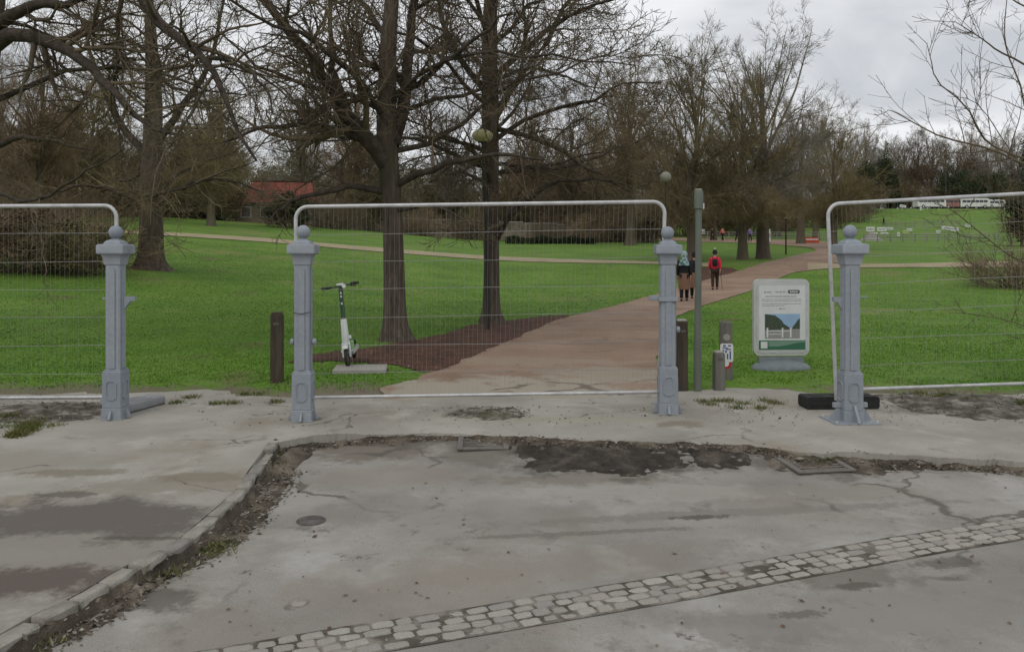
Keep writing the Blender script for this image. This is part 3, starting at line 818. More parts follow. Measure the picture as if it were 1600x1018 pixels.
i = R.integers(0, len(al), n)
cx_, cy_ = al[i, 0] + R.normal(0, .05, n), al[i, 1] + R.normal(-.05, .06, n)
cz_ = np.where(cy_ > al[i, 1], .0, road_h(cx_, cy_) + .03)
Vp, Fp = pebble_mesh(n, cx_, cy_, cz_, R.gamma(1.3, .006, n) + .0025)
n2 = 220
i = R.integers(0, len(V1), n2)
Vq, Fq = pebble_mesh(n2, V1[i, 0] + R.normal(0, .03, n2), V1[i, 1] + R.normal(0, .03, n2), V1[i, 2] + .003, R.gamma(1.4, .005, n2) + .002)
o = link('edge_rubble', np_mesh('edge_rubble', np.vstack([Vp, Vq]), np.vstack([Fp, Fq + len(Vp)])), M['rubble'])
tag(o, 'crumbled stone and grit along the gutter edges', 'rubble', kind='stuff')
# green tufts in the gutter and at the pavement's left edge
tx, ty, tz, th = [], [], [], []
def tufts(px0, px1, py0, py1, cnt, z, hh):
    c = R.integers(6, 14)
    for _ in range(c):
        a, b_ = R.uniform(px0, px1), R.uniform(py0, py1)
        p = flat(a, b_, z); k_ = cnt // c
        tx.append(p.x + R.normal(0, .05, k_)); ty.append(p.y + R.normal(0, .05, k_)); tz.append(np.full(k_, z)); th.append(hh * R.uniform(.4, 1.1, k_))
tufts(305, 350, 838, 862, 260, ROADZ + .015, .028)
tufts(240, 275, 880, 900, 260, ROADZ + .015, .03)
tufts(30, 80, 985, 1015, 300, ROADZ + .015, .03)
tufts(415, 445, 705, 735, 160, ROADZ + .03, .025)
tufts(-60, 45, 636, 690, 3200, .0, .06)
tufts(0, 110, 640, 668, 700, .0, .05)
tufts(1500, 1560, 712, 722, 300, ROADZ + .07, .04)
tufts(1220, 1330, 706, 720, 350, ROADZ + .05, .035)
tufts(740, 800, 640, 650, 200, .006, .02)
tufts(1390, 1640, 604, 632, 900, .02, .06)
tufts(1070, 1240, 622, 640, 900, .0, .05)
tufts(240, 450, 612, 632, 900, .0, .05)
tx, ty, tz, th = map(np.concatenate, (tx, ty, tz, th))
V, Fc = tri_scatter(tx, ty, tz, th, np.full(len(tx), .004), .9, R)
M['weed'] = mat('weeds', [(.06, .085, .015), (.11, .125, .03), (.17, .15, .06)], 3, .85, coord='World', island=.35)
o = link('weed_tufts', np_mesh('weed_tufts', V, Fc), M['weed'])
tag(o, 'weeds and moss growing in the gutter and pavement edges', 'weeds', kind='stuff')

# ------------------------------------------------------------------ drains and covers in the road
def grate(px, py, w, d, rz, label, bars=6):
    p = flat(px, py, ROADZ); z0, z1 = rh(p.x, p.y - d / 2), rh(p.x, p.y + d / 2)
    e = empty('drain_grate', (p.x, p.y, max((z0 + z1) / 2, rh(p.x, p.y)) + .004), rz); e.rotation_euler = (math.atan2(z1 - z0, d), 0, rz); tag(e, label, 'drain', 'drain grates in the gutter')
    B().box((0, 0, -.03), (w - .02, d - .02, .004)).build('pit', M['soil'], e)
    fb = B()
    for sx in (-1, 1): fb.box((sx * (w / 2 - .025), 0, 0), (.05, d, .02), bev=.004)
    for sy in (-1, 1): fb.box((0, sy * (d / 2 - .015), -.001), (w - .1, .03, .018), bev=.004)
    fb.build('frame', M['ironw'], e)
    for i in range(bars):
        y_ = -d / 2 + .04 + (d - .08) * (i + .5) / bars
        B().box((0, y_, -.004), (w - .1, (d - .08) / bars * .34, .010), bev=.002).build('bar', M['ironw'], e)
grate(755, 701, .46, .38, .03, 'square iron drain grate half buried near the centre of the gutter')
grate(1272, 731, .50, .42, .16, 'iron drain grate tilted in the gutter below the right-hand post')
def cover(px, py, r, label, m):
    p = flat(px, py, ROADZ); z = rh(p.x, p.y) + .007
    e = empty('valve_cover', (p.x, p.y, z)); tag(e, label, 'cover')
    B().lathe([(r * .99, -.02), (r, -.002), (r * .93, .002), (r * .88, -.001)], sides=24).build('rim', m, e, smooth=30)
    b = B().lathe([(r * .86, -.02), (r * .86, .001), (r * .5, .0035)], sides=24)
    b.box((0, 0, .004), (r * .5, r * .12, .004)); b.build('lid', m, e, smooth=30)
cover(486, 815, .095, 'small round dark metal cover set in the road near the kerb', M['iron'])
cover(468, 942, .045, 'tiny round metal stud cover in the foreground road', M['kerb'])

# ------------------------------------------------------------------ gate posts
def gate_post(px, py, label, arms=(), knobs=(), collar=False, wire=False, flare=True, rz=0.0, tilt=0.0):
    p = flat(px, py)
    e = empty('gate_post', (p.x, p.y, 0), rz); e.rotation_euler = (0, tilt, rz)
    tag(e, label, 'gate post', 'painted gate posts')
    m = M['bluegrey']
    w, ws = .19, .146
    b = B().box((0, 0, .055), (w + .012, w + .012, .12), bev=.006)
    b.box((0, 0, .30), (w, w, .372), bev=.006).box((0, 0, .493), (w - .022, w - .022, .024), bev=.006)
    base = b.build('base', m, e)
    # octagonal raised mouldings on each face
    for k in range(4):
        oc = B()
        def octo(sx, sz, c): return [(sx, sz - c), (sx - c, sz), (-sx + c, sz), (-sx, sz - c), (-sx, -sz + c), (-sx + c, -sz), (sx - c, -sz), (sx, -sz + c)]
        A_, C_ = octo(.055, .10, .028), octo(.044, .088, .022)
        fo = [oc.bm.verts.new((a, -w / 2 - .009, .30 + z)) for a, z in A_]; fi = [oc.bm.verts.new((a, -w / 2 - .009, .30 + z)) for a, z in C_]
        bo = [oc.bm.verts.new((a * 1.04, -w / 2 + .002, .30 + z * 1.03)) for a, z in A_]; bi = [oc.bm.verts.new((a * .97, -w / 2 + .002, .30 + z * .98)) for a, z in C_]
        for i in range(8):
            j = (i + 1) % 8
            oc.bm.faces.new((fo[i], fo[j], fi[j], fi[i])); oc.bm.faces.new((bo[i], bo[j], fo[j], fo[i])); oc.bm.faces.new((fi[i], fi[j], bi[j], bi[i]))
        o = oc.build('octagon_moulding', m, base); o.rotation_euler = (0, 0, k * math.pi / 2)
    # shaft with a raised round-headed rib on each face
    b = B().box((0, 0, 1.04), (ws, ws, 1.09), bev=.012)
    shaft = b.build('shaft', m, e)
    for k in range(4):
        hw = .030
        poly = [(-hw, .515), (hw, .515), (hw, 1.50)] + [(hw * math.cos(a), 1.50 + hw * math.sin(a)) for a in np.linspace(.3, math.pi - .3, 6)] + [(-hw, 1.50)]
        o = B().prism(poly, -ws / 2 - .013, -ws / 2 + .004).build('rib', m, shaft); o.rotation_euler = (0, 0, k * math.pi / 2)
    # capital: neck, cavetto, slab, pyramid
    b = B()
    def sq(prof):
        rings = [[b.bm.verts.new((sx * r, sy * r, z)) for sx, sy in ((1, 1), (-1, 1), (-1, -1), (1, -1))] for r, z in prof]
        for i in range(len(rings) - 1):
            for k in range(4): b.bm.faces.new((rings[i][k], rings[i][(k + 1) % 4], rings[i + 1][(k + 1) % 4], rings[i + 1][k]))
        b.bm.faces.new(rings[0][::-1]); b.bm.faces.new(rings[-1])
    sq([(0.079, 1.562), (0.083, 1.570), (0.083, 1.580), (0.085, 1.590), (0.088, 1.625), (0.094, 1.645), (0.099, 1.652), (0.099, 1.666), (0.125, 1.670), (0.133, 1.680), (0.134, 1.752), (0.129, 1.764), (0.116, 1.770), (0.085, 1.773), (0.082, 1.786), (0.065, 1.806), (0.045, 1.816), (0.032, 1.824)])
    b.build('capital', m, e, smooth=25)
    B().lathe([(.036, 1.812), (.030, 1.826), (.034, 1.835)], sides=14).ball((0, 0, 1.893), .069, seg=20, rings=14).build('ball_finial', m, e, smooth=50)
    # gussets and foot plate
    if flare:
        sp = .25 if flare == 2 else .26
        B().box((0, 0, .006), (sp * 2 - .04 if flare == 2 else .215, sp * 1.6 if flare == 2 else .215, .012), bev=.002).build('foot_plate', m, e)
        for k in range(4):
            ln = .115 if flare == 2 else .055
            g = B().prism([(w / 2 + .004, .012), (w / 2 + ln, .012), (w / 2 + ln, .022), (w / 2 + .02, .02 + ln * 1.3), (w / 2 + .004, .02 + ln * 1.3)], -.012, .012)
            o = g.build('gusset', m, e); o.rotation_euler = (0, 0, k * math.pi / 2 )
        if flare == 2:
            for sx in (-1, 1):
                for sy in (-1, 1):
                    B().lathe([(.014, .012), (.014, .026), (.008, .03)], (sx * .20, sy * .16, 0), 8).build('bolt', M['galv'], e)
    for (sd, z, ln, kind) in arms:
        g = B()
        if kind == 'tri':
            g.prism([(ws / 2 + .002, z + .02), (ws / 2 + ln, z + .02), (ws / 2 + ln, z - .022), (ws / 2 + ln * .6, z - .03), (ws / 2 + .002, z - .13)], -.02, .02)
        elif kind == 'thin':
            g.box((ws / 2 + ln / 2, 0, z), (ln, .03, .016), bev=.002); g.box((ws / 2 + .015, 0, z - .10), (.016, .03, .2), bev=.002)
        else:
            g.box((ws / 2 + ln / 2, 0, z), (ln, .045, .05), bev=.005)
        o = g.build('bracket', m, e); o.scale = (sd, 1, 1)
    for (sd, z) in knobs:
        B().lathe([(.02, ws / 2), (.02, ws / 2 + .02), (.032, ws / 2 + .022), (.032, ws / 2 + .05), (.02, ws / 2 + .056)], (0, 0, z), 12, 'x').build('hinge_knob', M['galv'] if False else m, e).scale = (sd, 1, 1)
    if collar:
        b = B()
        for sx, sy, lx, ly in ((0, -1, ws + .05, .022), (0, 1, ws + .05, .022), (1, 0, .022, ws), (-1, 0, .022, ws)):
            b.box((sx * (ws / 2 + .013), sy * (ws / 2 + .013), 1.20), (lx, ly, .045), bev=.004)
        b.build('collar', m, e)
    if wire:
        B().tube([(-ws / 2 - .006, -ws / 2 - .018, 1.085), (0, -ws / 2 - .02, 1.075), (ws / 2 + .008, -ws / 2 - .016, 1.09), (ws / 2 + .012, ws / 2 + .01, 1.10), (-ws / 2 - .012, ws / 2 + .01, 1.10), (-ws / 2 - .006, -ws / 2 - .018, 1.085)], .004, 6).build('tie_wire', M['iron'], e)
    return e
gate_post(181, 653, 'leftmost blue grey gate post, with short bracket arms on both sides', arms=((1, 1.22, .13, 'tri'), (-1, 1.22, .06, 'thin'), (-1, .17, .08, 'bar')), rz=.0)
gate_post(474, 656, 'blue grey gate post with a wire tied round its shaft, left of the scooter', knobs=((1, .79), (-1, .79)), wire=True, rz=.04)
gate_post(1043, 645, 'blue grey gate post with a collar round its shaft, right of the middle fence panel', arms=((-1, 1.21, .12, 'bar'), (-1, .10, .1, 'thin')), knobs=((1, .88),), collar=True, rz=-.05)
gate_post(1328, 657, 'rightmost blue grey gate post on a wide flared foot, beside the information board', arms=((-1, 1.22, .10, 'tri'), (1, 1.24, .10, 'thin'), (-1, .16, .10, 'bar'), (1, .16, .1, 'bar')), flare=2, rz=.03)

# ------------------------------------------------------------------ temporary mesh fence panels
def fence_panel(tl, tr, bl, br, label, nwires=6, r=.021, corner=.13, vert_step=.05):
    """corner points (centre lines of the tube frame)"""
    tl, tr, bl, br = map(Vector, (tl, tr, bl, br))
    e = empty('temporary_fence', (bl.x, bl.y, 0)); tag(e, label, 'fence panel', 'temporary mesh fence panels')
    o0 = Vector((bl.x, bl.y, 0))
    def uv(u, v): return (bl.lerp(br, u)).lerp(tl.lerp(tr, u), v) - o0
    W2 = (tr - tl).length; H = (tl - bl).length
    cu, cv = corner / W2, corner / H
    pts = [uv(0, -.055), uv(0, 0)] + [uv(0, v) for v in (.3, .6)]
    for k in range(7):
        a = math.radians(90 * k / 6); pts.append(uv(cu * (1 - math.sin(a) if False else 1 - math.sin(a)), 1 - cv + cv * math.sin(a)) if False else uv(cu - cu * math.cos(a), 1 - cv + cv * math.sin(a)))
    for k in range(7):
        a = math.radians(90 * k / 6); pts.append(uv(1 - cu + cu * math.sin(a), 1 - cv + cv * math.cos(a)))
    pts += [uv(1, v) for v in (.6, .3, 0)] + [uv(1, -.055)]
    B().tube(pts, r, 10).build('frame', M['galv'], e, smooth=40)
    B().tube([uv(.004, 0), uv(.5, 0), uv(.996, 0)], r * .9, 10).build('bottom_rail', M['galv'], e, smooth=40)
    for k in range(nwires):
        v = (k + .85) / (nwires + .85)
        hb = B(); hb.tube([uv(t, v) + Vector((0, -.003 + .004 * math.sin(t * 9 + k), .006 * math.sin(t * 5 + k * 2))) for t in np.linspace(.003, .997, 9)], .0027, 5)
        hb.build('horizontal_wire', M['wire'], e, smooth=60)
    nvw = int(W2 / vert_step)
    vb = B()
    for k in range(1, nvw):
        u = k / nvw; vb.tube([uv(u, .0), uv(u, .5) + Vector((0, .004, 0)), uv(u, .995)], .0008, 4, False)
    o = vb.build('vertical_wires', M['wire'], e); o['kind'] = 'stuff'
    return e
fence_panel(pix(462, 323, 8.5), pix(1039, 315, 8.6), pix(464, 621, 8.5), pix(1030, 612, 8.6), 'middle mesh fence panel closing the path between two gate posts')
fence_panel(pix(-400, 324, 8.5), pix(182, 321, 8.55), pix(-400, 624, 8.5), pix(180, 620, 8.55), 'left mesh fence panel running off behind the leftmost post')
fence_panel(pix(1293, 319, 8.5), pix(1870, 288, 8.6), pix(1306, 609, 8.5), pix(1880, 589, 8.6), 'right mesh fence panel rising towards the right edge')

def rubber_foot(px, py, w, d, h, rz, label, m):
    p = flat(px, py)
    e = empty('ballast_block', (p.x, p.y, 0), rz); tag(e, label, 'fence foot', 'fence feet')
    b = B().prism(rounded_rect(w, h, .03, 3, 0, h / 2), -d / 2, d / 2)
    body = b.build('body', m, e, smooth=30)
    for sx in (-.32, 0, .32):
        B().box((sx * w, 0, h + .001), (w * .16, d * .45, .012), bev=.003).build('socket', m, body)
    B().prism(rounded_rect(w * .93, h * .35, .015, 3, 0, h * .5), -d / 2 - .006, -d / 2 + .01).build('side_band', m, body)
rubber_foot(1310, 636, .80, .24, .135, .05, 'long black rubber fence foot behind the rightmost post', M['black'])
rubber_foot(212, 638, .26, .62, .10, -.25, 'grey concrete fence foot behind the leftmost post', M['concfoot'])

# ------------------------------------------------------------------ bollards, marker post, pole
def bollard(px, py, w, h, m, label, cap=None, cat='bollard', tilt=0.0):
    p = gp(px, py)
    e = empty('wooden_bollard', (p.x, p.y, p.z - .02)); e.rotation_euler = (0, tilt, .1)
    tag(e, label, cat, 'wooden bollards')
    b = B(); b.box((0, 0, h / 2), (w, w, h), bev=.012)
    bmesh.ops.subdivide_edges(b.bm, edges=[x for x in b.bm.edges if x.calc_length() > h * .6], cuts=6)
    for v in b.bm.verts: v.co += Vector((.005 * nz(v.co.x * 30, v.co.z * 5, px), .005 * nz(v.co.y * 30, v.co.z * 5, px + 3), 0))
    b.build('shaft', m, e)
    B().box((0, 0, h + .012), (w * .96, w * .96, .026), bev=.01, taper=.8).build('cap', cap or m, e)
    for z in (h * .86,): B().box((0, -w / 2 - .002, z), (w * .5, .008, .03), bev=.002).build('band', M['iron'], e)
    return e
bollard(433, 596, .145, .88, M['wood_dark'], 'dark square wooden bollard on the grass left of the scooter')
bollard(1065, 608, .125, .86, M['wood_dark'], 'brown wooden bollard with a pale cap, half hidden behind a gate post', cap=M['slab'])
bollard(1123, 612, .125, .50, M['wood_grey'], 'short grey wooden bollard with a pale top in front of the marker post', cap=M['slab'])

p = gp(1090, 611)
e = empty('green_pole', (p.x, p.y, p.z - .03)); tag(e, 'slim green grey painted pole standing right of the collared gate post', 'pole')
H_ = 318 * p.y / F
b = B().tube([(0, 0, 0), (0, 0, H_ * .25), (0, 0, H_ * .26), (.01, 0, H_ * .6), (.012, 0, H_ - .22)], [.048, .046, .042, .041, .040], 12); b.build('shaft', M['greenpole'], e, smooth=40)
B().lathe([(.042, H_ - .24), (.056, H_ - .23), (.058, H_ - .05), (.05, H_ - .02), (.042, H_)], (.012, 0, 0), 12).build('head', M['greenpole'], e, smooth=40)
B().lathe([(.044, H_ - .002), (.04, H_ + .012)], (.012, 0, 0), 12).build('cap', M['slab'], e, smooth=40)
B().box((.07, 0, H_ - .2), (.02, .03, .07), bev=.003).build('clip', M['white'], e)

p = gp(1134, 592)
e = empty('marker_post', (p.x, p.y, p.z - .02)); e.rotation_euler = (0, 0, -.1); tag(e, 'grey waymarker post with a white sign and a red roundel', 'marker post')
h_ = 92 * p.y / F
b = B().box((0, 0, h_ / 2), (.155, .14, h_), bev=.015, taper=.97); b.build('shaft', M['wood_grey'], e)
B().box((0, 0, .16), (.165, .15, .30), bev=.01).build('foot_sleeve', M['wood_grey'], e)
B().prism(rounded_rect(.165, .24, .025, 3, 0, h_ * .48), -.078, -.071).build('white_plate', M['white'], e)
sy_ = B()
for (cx_, cz_, w_, hh_) in ((-.03, .60, .035, .02), (.035, .60, .035, .02), (-.045, .50, .02, .05), (-.01, .50, .02, .03), (.02, .54, .07, .015), (.045, .44, .018, .11), (.01, .42, .018, .07), (-.02, .565, .07, .012)):
    sy_.box((cx_, -.080, h_ * cz_), (w_, .003, hh_))
sy_.build('blue_symbol', M['bluesign'], e)
B().lathe([(.062, -.076), (.062, -.071)], (0, 0, .225), 20, 'y').build('red_roundel', M['redsign'], e)
B().lathe([(.038, -.080), (.038, -.0765)], (-.008, 0, .23), 16, 'y').build('roundel_centre', M['white'], e)
B().lathe([(.045, -.076), (.045, -.071)], (0, 0, h_ * .74), 16, 'y').build('arrow_disc', M['slab'], e)

# ------------------------------------------------------------------ paving slab and e-scooter
p = gp(563, 580)
sl = B().box((0, 0, .0), (.72, .56, .06), bev=.008).build('paving_slab', M['slab'])
sl.location = (p.x, p.y + .02, p.z + .028); sl.rotation_euler = (0, .0, .12)
tag(sl, 'grey concrete paving slab lying on the grass beside the scooter', 'paving slab')
e = empty('electric_scooter', (p.x - .245, p.y + .62, p.z + .05)); e.rotation_euler = (0, math.radians(-6.5), math.radians(5.5))
tag(e, 'white and dark green electric scooter leaning on its stand', 'scooter')
def wheel(y_, r=.13, w_=.05):
    t = B()
    prof = [(r * .72, -w_ / 2), (r * .92, -w_ / 2), (r, -w_ * .25), (r, w_ * .25), (r * .92, w_ / 2), (r * .72, w_ / 2)]
    rings = [[t.bm.verts.new((hh, y_ + rr_ * math.cos(2 * math.pi * k / 22), r + rr_ * math.sin(2 * math.pi * k / 22))) for k in range(22)] for rr_, hh in prof]
    for i in range(6):
        for k in range(22): t.bm.faces.new((rings[i][k], rings[i][(k + 1) % 22], rings[(i + 1) % 6][(k + 1) % 22], rings[(i + 1) % 6][k]))
    wh = t.build('wheel', M['black'], e, smooth=40)
    B().lathe([(r * .72, -w_ * .3), (r * .3, -w_ * .4), (r * .3, w_ * .4), (r * .72, w_ * .3)], (0, y_, r), 18, 'x').build('rim', M['iron'], wh)
wheel(-.47); wheel(.42)
b = B().prism([(-.34, .15), (.30, .15), (.36, .19), (.36, .215), (-.36, .215), (-.40, .20)], -.085, .085, 'yz'); b.build('deck', M['scwhite'], e, smooth=30)
B().box((0, -.02, .219), (.15, .56, .006), bev=.002).build('grip_mat', M['black'], e)
b = B()
for sx in (-1, 1): b.tube([(sx * .045, -.47, .13), (sx * .045, -.44, .30), (sx * .03, -.42, .34)], [.016, .02, .022], 8)
b.build('fork', M['scwhite'], e, smooth=40)
b = B().tube([(0, -.36, .19), (0, -.40, .27), (0, -.415, .36), (0, -.375, .62), (0, -.37, .66)], [.042, .052, .054, .046, .042], 12); b.build('lower_stem', M['scwhite'], e, smooth=40)
b = B().tube([(0, -.372, .64), (0, -.33, .95), (0, -.31, 1.12)], [.03, .03, .034], 10); b.build('upper_stem', M['scgreen'], e, smooth=40)
for z_ in (.88, .98, 1.03): B().box((0, -.375 + (z_ - .64) * .13 - .026, z_), (.022, .008, .03), bev=.002).build('sticker', M['scwhite'], e)
B().prism([(-.58, .255), (-.50, .305), (-.40, .30), (-.40, .31), (-.505, .317), (-.59, .262)], -.034, .034, 'yz').build('front_mudguard', M['scwhite'], e)
B().prism([(.29, .25), (.42, .288), (.53, .25), (.56, .2), (.57, .205), (.535, .258), (.42, .30), (.285, .26)], -.034, .034, 'yz').build('rear_mudguard', M['scgreen'], e)
b = B().tube([(-.26, -.30, 1.115), (-.13, -.315, 1.125), (0, -.32, 1.13), (.13, -.315, 1.14), (.25, -.30, 1.15)], .015, 8); b.build('handlebar', M['scgreen'], e, smooth=40)
for sx, z_ in ((-1, 1.115), (1, 1.148)):
    B().tube([(sx * .15, -.312, z_ + .003 * sx), (sx * .265, -.30, z_)], .021, 10).build('grip', M['black'], e, smooth=40)
    B().tube([(sx * .14, -.33, 1.125), (sx * .19, -.365, 1.118), (sx * .23, -.36, 1.112)], .009, 6).build('brake_lever', M['black'], e)
B().box((0, -.325, 1.15), (.10, .07, .035), bev=.01).build('display', M['scwhite'], e)
B().lathe([(.028, -.035), (.028, .0)], (.055, -.35, 1.125), 10, 'y').build('headlight', M['white'], e)
B().box((.05, -.40, .40), (.07, .05, .05), bev=.008).build('lock_box', M['scwhite'], e)
B().box((.055, -.25, .27), (.06, .17, .12), bev=.012).build('side_panel', M['sclime'], e)
b = B().tube([(-.07, .0, .16), (-.13, .02, .02), (-.14, .02, .012)], .01, 6); b.build('kickstand', M['iron'], e)

# ------------------------------------------------------------------ information board
p = gp(1220, 576)
sc_ = F / p.y                      # pixels per metre there
e = empty('information_board', (p.x, p.y, p.z)); tag(e, 'rounded information board with a poster on a low moulded base', 'information board')
e.rotation_euler = (0, 0, .06)
bw, bh = 88 / sc_, 119 / sc_
bz = (578 - 497.5) / sc_
B().prism(rounded_rect(bw, bh, .085, 6, 0, bz), -.035, .035).build('frame', M['sign_frame'], e, smooth=30)
o = B().prism(rounded_rect(bw * .93, bh * .945, .07, 6, 0, bz), -.041, -.036).build('rim', M['galv'], e)
o2 = B().prism(rounded_rect(bw * .89, bh * .915, .062, 6, 0, bz), -.046, -.0415).build('panel', M['sign_frame'], e)
pw, ph = 73 / sc_, 99 / sc_
pz = bz
B().prism([(-pw / 2, pz - ph / 2), (pw / 2, pz - ph / 2), (pw / 2, pz + ph / 2), (-pw / 2, pz + ph / 2)], -.049, -.0465).build('poster', M['print_white'], e)
def zrow(py): return (578 - py) / sc_
def xcol(px): return (px - 1220) / sc_
def rect(b, px0, px1, py0, py1, y0=-.0515, y1=-.0495):
    b.prism([(xcol(px0), zrow(py1)), (xcol(px1), zrow(py1)), (xcol(px1), zrow(py0)), (xcol(px0), zrow(py0))], y0, y1)
    return b
b = B()
rr = random.Random(3)
def textline(x0, x1, y, hgt, gap=1.2, wl=(2.5, 6)):
    x = x0
    while x < x1:
        w_ = min(rr.uniform(*wl), x1 - x); rect(b, x, x + w_, y, y + hgt); x += w_ + gap
textline(1191, 1203, 457.2, 2.0, 1, (3, 6)); textline(1209, 1226, 457.2, 1.6, 1.2, (3, 6))
textline(1193, 1243, 464, 1.5)
for y_ in (468.8, 471.6, 475.8, 478.6): textline(1188, 1250 if y_ < 478 else 1224, y_, .9, 1.0, (2, 7))
textline(1215, 1224, 483, 1.6)
b.build('print_lines', M['print_grey'], e)['kind'] = 'stuff'
B().prism(rounded_rect(19 / sc_, 5.6 / sc_, .018, 3, xcol(1238.5), zrow(457.6)), -.0515, -.0495).build('badge', M['print_badge'], e)
b = B(); 
for q in range(4): rect(b, 1232.5 + q * 3.2, 1234.8 + q * 3.2, 456.6, 458.8, -.0532, -.0518)
b.build('badge_lettering', M['print_white'], e)
ph_ = rect(B(), 1192.5, 1248, 492, 530).build('photo_print', M['print_sky'], e)
rect(B(), 1192.5, 1248, 514.5, 530, -.0532, -.0518).build('photo_road', M['print_road'], ph_)
def outline(px, y0, y1): 
    bb = B(); bb.prism([(xcol(a), zrow(c)) for a, c in px], y0, y1); return bb
outline([(1192.5, 492.3), (1199, 493), (1208, 494), (1214, 498), (1219, 502), (1222, 507), (1228, 511), (1233, 514), (1233, 515.5), (1192.5, 517)], -.0545, -.0534).build('photo_trees', M['print_tree'], ph_)
outline([(1248, 499), (1245, 501), (1241, 507), (1236, 513), (1236, 515.5), (1248, 515.5)], -.0545, -.0534).build('photo_trees', M['print_tree'], ph_)
for x_ in (1195, 1219, 1232): rect(B(), x_, x_ + 2.6, 513.5, 528.5, -.0556, -.0547).build('photo_post', M['print_white'], ph_)
b = B(); rect(b, 1198, 1218.5, 518, 519.2, -.0556, -.0547); rect(b, 1198, 1218.5, 523, 524, -.0556, -.0547); rect(b, 1222, 1231.5, 518, 519.2, -.0556, -.0547)
b.build('photo_rails', M['print_white'], ph_)
f_ = rect(B(), 1183, 1257, 533, 547.5, -.0512, -.0495).build('footer_strip', M['print_green'], e)
outline([(1198, 534), (1256, 534), (1256, 536), (1240, 537.5), (1226, 541), (1212, 542.5), (1198, 542.5)], -.0526, -.0514).build('footer_wave', M['print_green2'], f_)
rect(B(), 1186, 1196.5, 535, 545.5, -.0526, -.0514).build('footer_square', M['print_white'], f_)
b = B(); b.box((0, .0, .10), (bw * .82, .09, .14), bev=.01); b.build('stem', M['stone_base'], e)
b = B().ball((0, 0, 0), 1, (.5 * 95 / sc_, .22, .135), 26, 14)
bmesh.ops.bisect_plane(b.bm, geom=b.bm.verts[:] + b.bm.edges[:] + b.bm.faces[:], plane_co=(0, 0, -.02), plane_no=(0, 0, -1), clear_outer=True)
b.build('moulded_base', M['stone_base'], e, smooth=50)

# ------------------------------------------------------------------ trees
def tubes(P, Rd, sides):
    """P (N,k,3) polylines, Rd (N,k) radii -> verts, quads"""
    N, k, _ = P.shape
    T = np.gradient(P, axis=1); T /= np.linalg.norm(T, axis=2, keepdims=True) + 1e-9
    ref = np.where(np.abs(T[..., 2:3]) < .8, np.array([0, 0, 1.]), np.array([1., 0, 0]))
    A = np.cross(T, ref); A /= np.linalg.norm(A, axis=2, keepdims=True) + 1e-9
    C = np.cross(T, A)
    ang = np.arange(sides) * 2 * np.pi / sides
    V = P[:, :, None, :] + Rd[:, :, None, None] * (A[:, :, None, :] * np.cos(ang)[None, None, :, None] + C[:, :, None, :] * np.sin(ang)[None, None, :, None])
    base = (np.arange(N) * k * sides)[:, None, None] + (np.arange(k - 1) * sides)[None, :, None]
    j = np.arange(sides)[None, None, :]; j2 = (np.arange(sides) + 1) % sides
    Fc = np.stack([base + j, base + j2[None, None, :], base + sides + j2[None, None, :], base + sides + j], -1).reshape(-1, 4)
    return V.reshape(-1, 3), Fc
def grow(rng, S, D, L, segs, up, wob):
    """S starts, D directions, L lengths -> (N,segs+1,3)"""
    N = len(S)
    P = np.zeros((N, segs + 1, 3)); P[:, 0] = S
    d = D / (np.linalg.norm(D, axis=1, keepdims=True) + 1e-9)
    for i in range(segs):
        d = d + rng.normal(0, wob, (N, 3))
        d[:, 2] += up if np.isscalar(up) else up[i]
        d /= np.linalg.norm(d, axis=1, keepdims=True) + 1e-9
        P[:, i + 1] = P[:, i] + d * (L / segs)[:, None]
    return P
def sprout(rng, P, Rd, per, t0, t1, ratio, ang, up, wob, segs, rr=.6, rmin=.003, rend=.4, lmin=.0, lmax=99, pull=None, by_length=False):
    N, k, _ = P.shape
    n = int(N * per)
    if by_length:
        ln_ = np.linalg.norm(np.diff(P, axis=1), axis=2).sum(1); pi = rng.choice(N, n, p=ln_ / ln_.sum())
    else: pi = np.repeat(np.arange(N), int(per))
    n = len(pi)
    t = rng.uniform(t0, t1, n)
    f = t * (k - 1); i0 = np.minimum(f.astype(int), k - 2); w = (f - i0)[:, None]
    S = P[pi, i0] * (1 - w) + P[pi, i0 + 1] * w
    T = P[pi, i0 + 1] - P[pi, i0]; T /= np.linalg.norm(T, axis=1, keepdims=True) + 1e-9
    rp = Rd[pi, i0] * (1 - w[:, 0]) + Rd[pi, i0 + 1] * w[:, 0]
    Q = rng.normal(0, 1, (n, 3)); Q -= T * (Q * T).sum(1, keepdims=True); Q /= np.linalg.norm(Q, axis=1, keepdims=True) + 1e-9
    a = np.radians(rng.uniform(ang[0], ang[1], n))[:, None]
    D = np.cos(a) * T + np.sin(a) * Q
    if pull is not None: D = D + np.array(pull)
    Lp = np.linalg.norm(np.diff(P, axis=1), axis=2).sum(1)[pi]
    L = np.clip(Lp * ratio * (1 - .5 * t) * rng.uniform(.55, 1.25, n), lmin, lmax)
    C = grow(rng, S, D, L, segs, up, wob)
    r0 = np.maximum(rp * rr, rmin)
    Rc = r0[:, None] * np.linspace(1, rend, segs + 1)[None]
    return C, np.maximum(Rc, rmin * .7)
class Mesher:
    def __init__(s): s.v, s.f, s.n = [], [], 0
    def add(s, P, Rd, sides):
        v, f = tubes(np.asarray(P, float), np.asarray(Rd, float), sides)
        s.v.append(v); s.f.append(f + s.n); s.n += len(v)
    def mesh(s, name, m):
        me = np_mesh(name, np.vstack(s.v), np.vstack(s.f), True); me.materials.append(m); return me
def line3(pts, n=12):
    return catmull(pts, n)
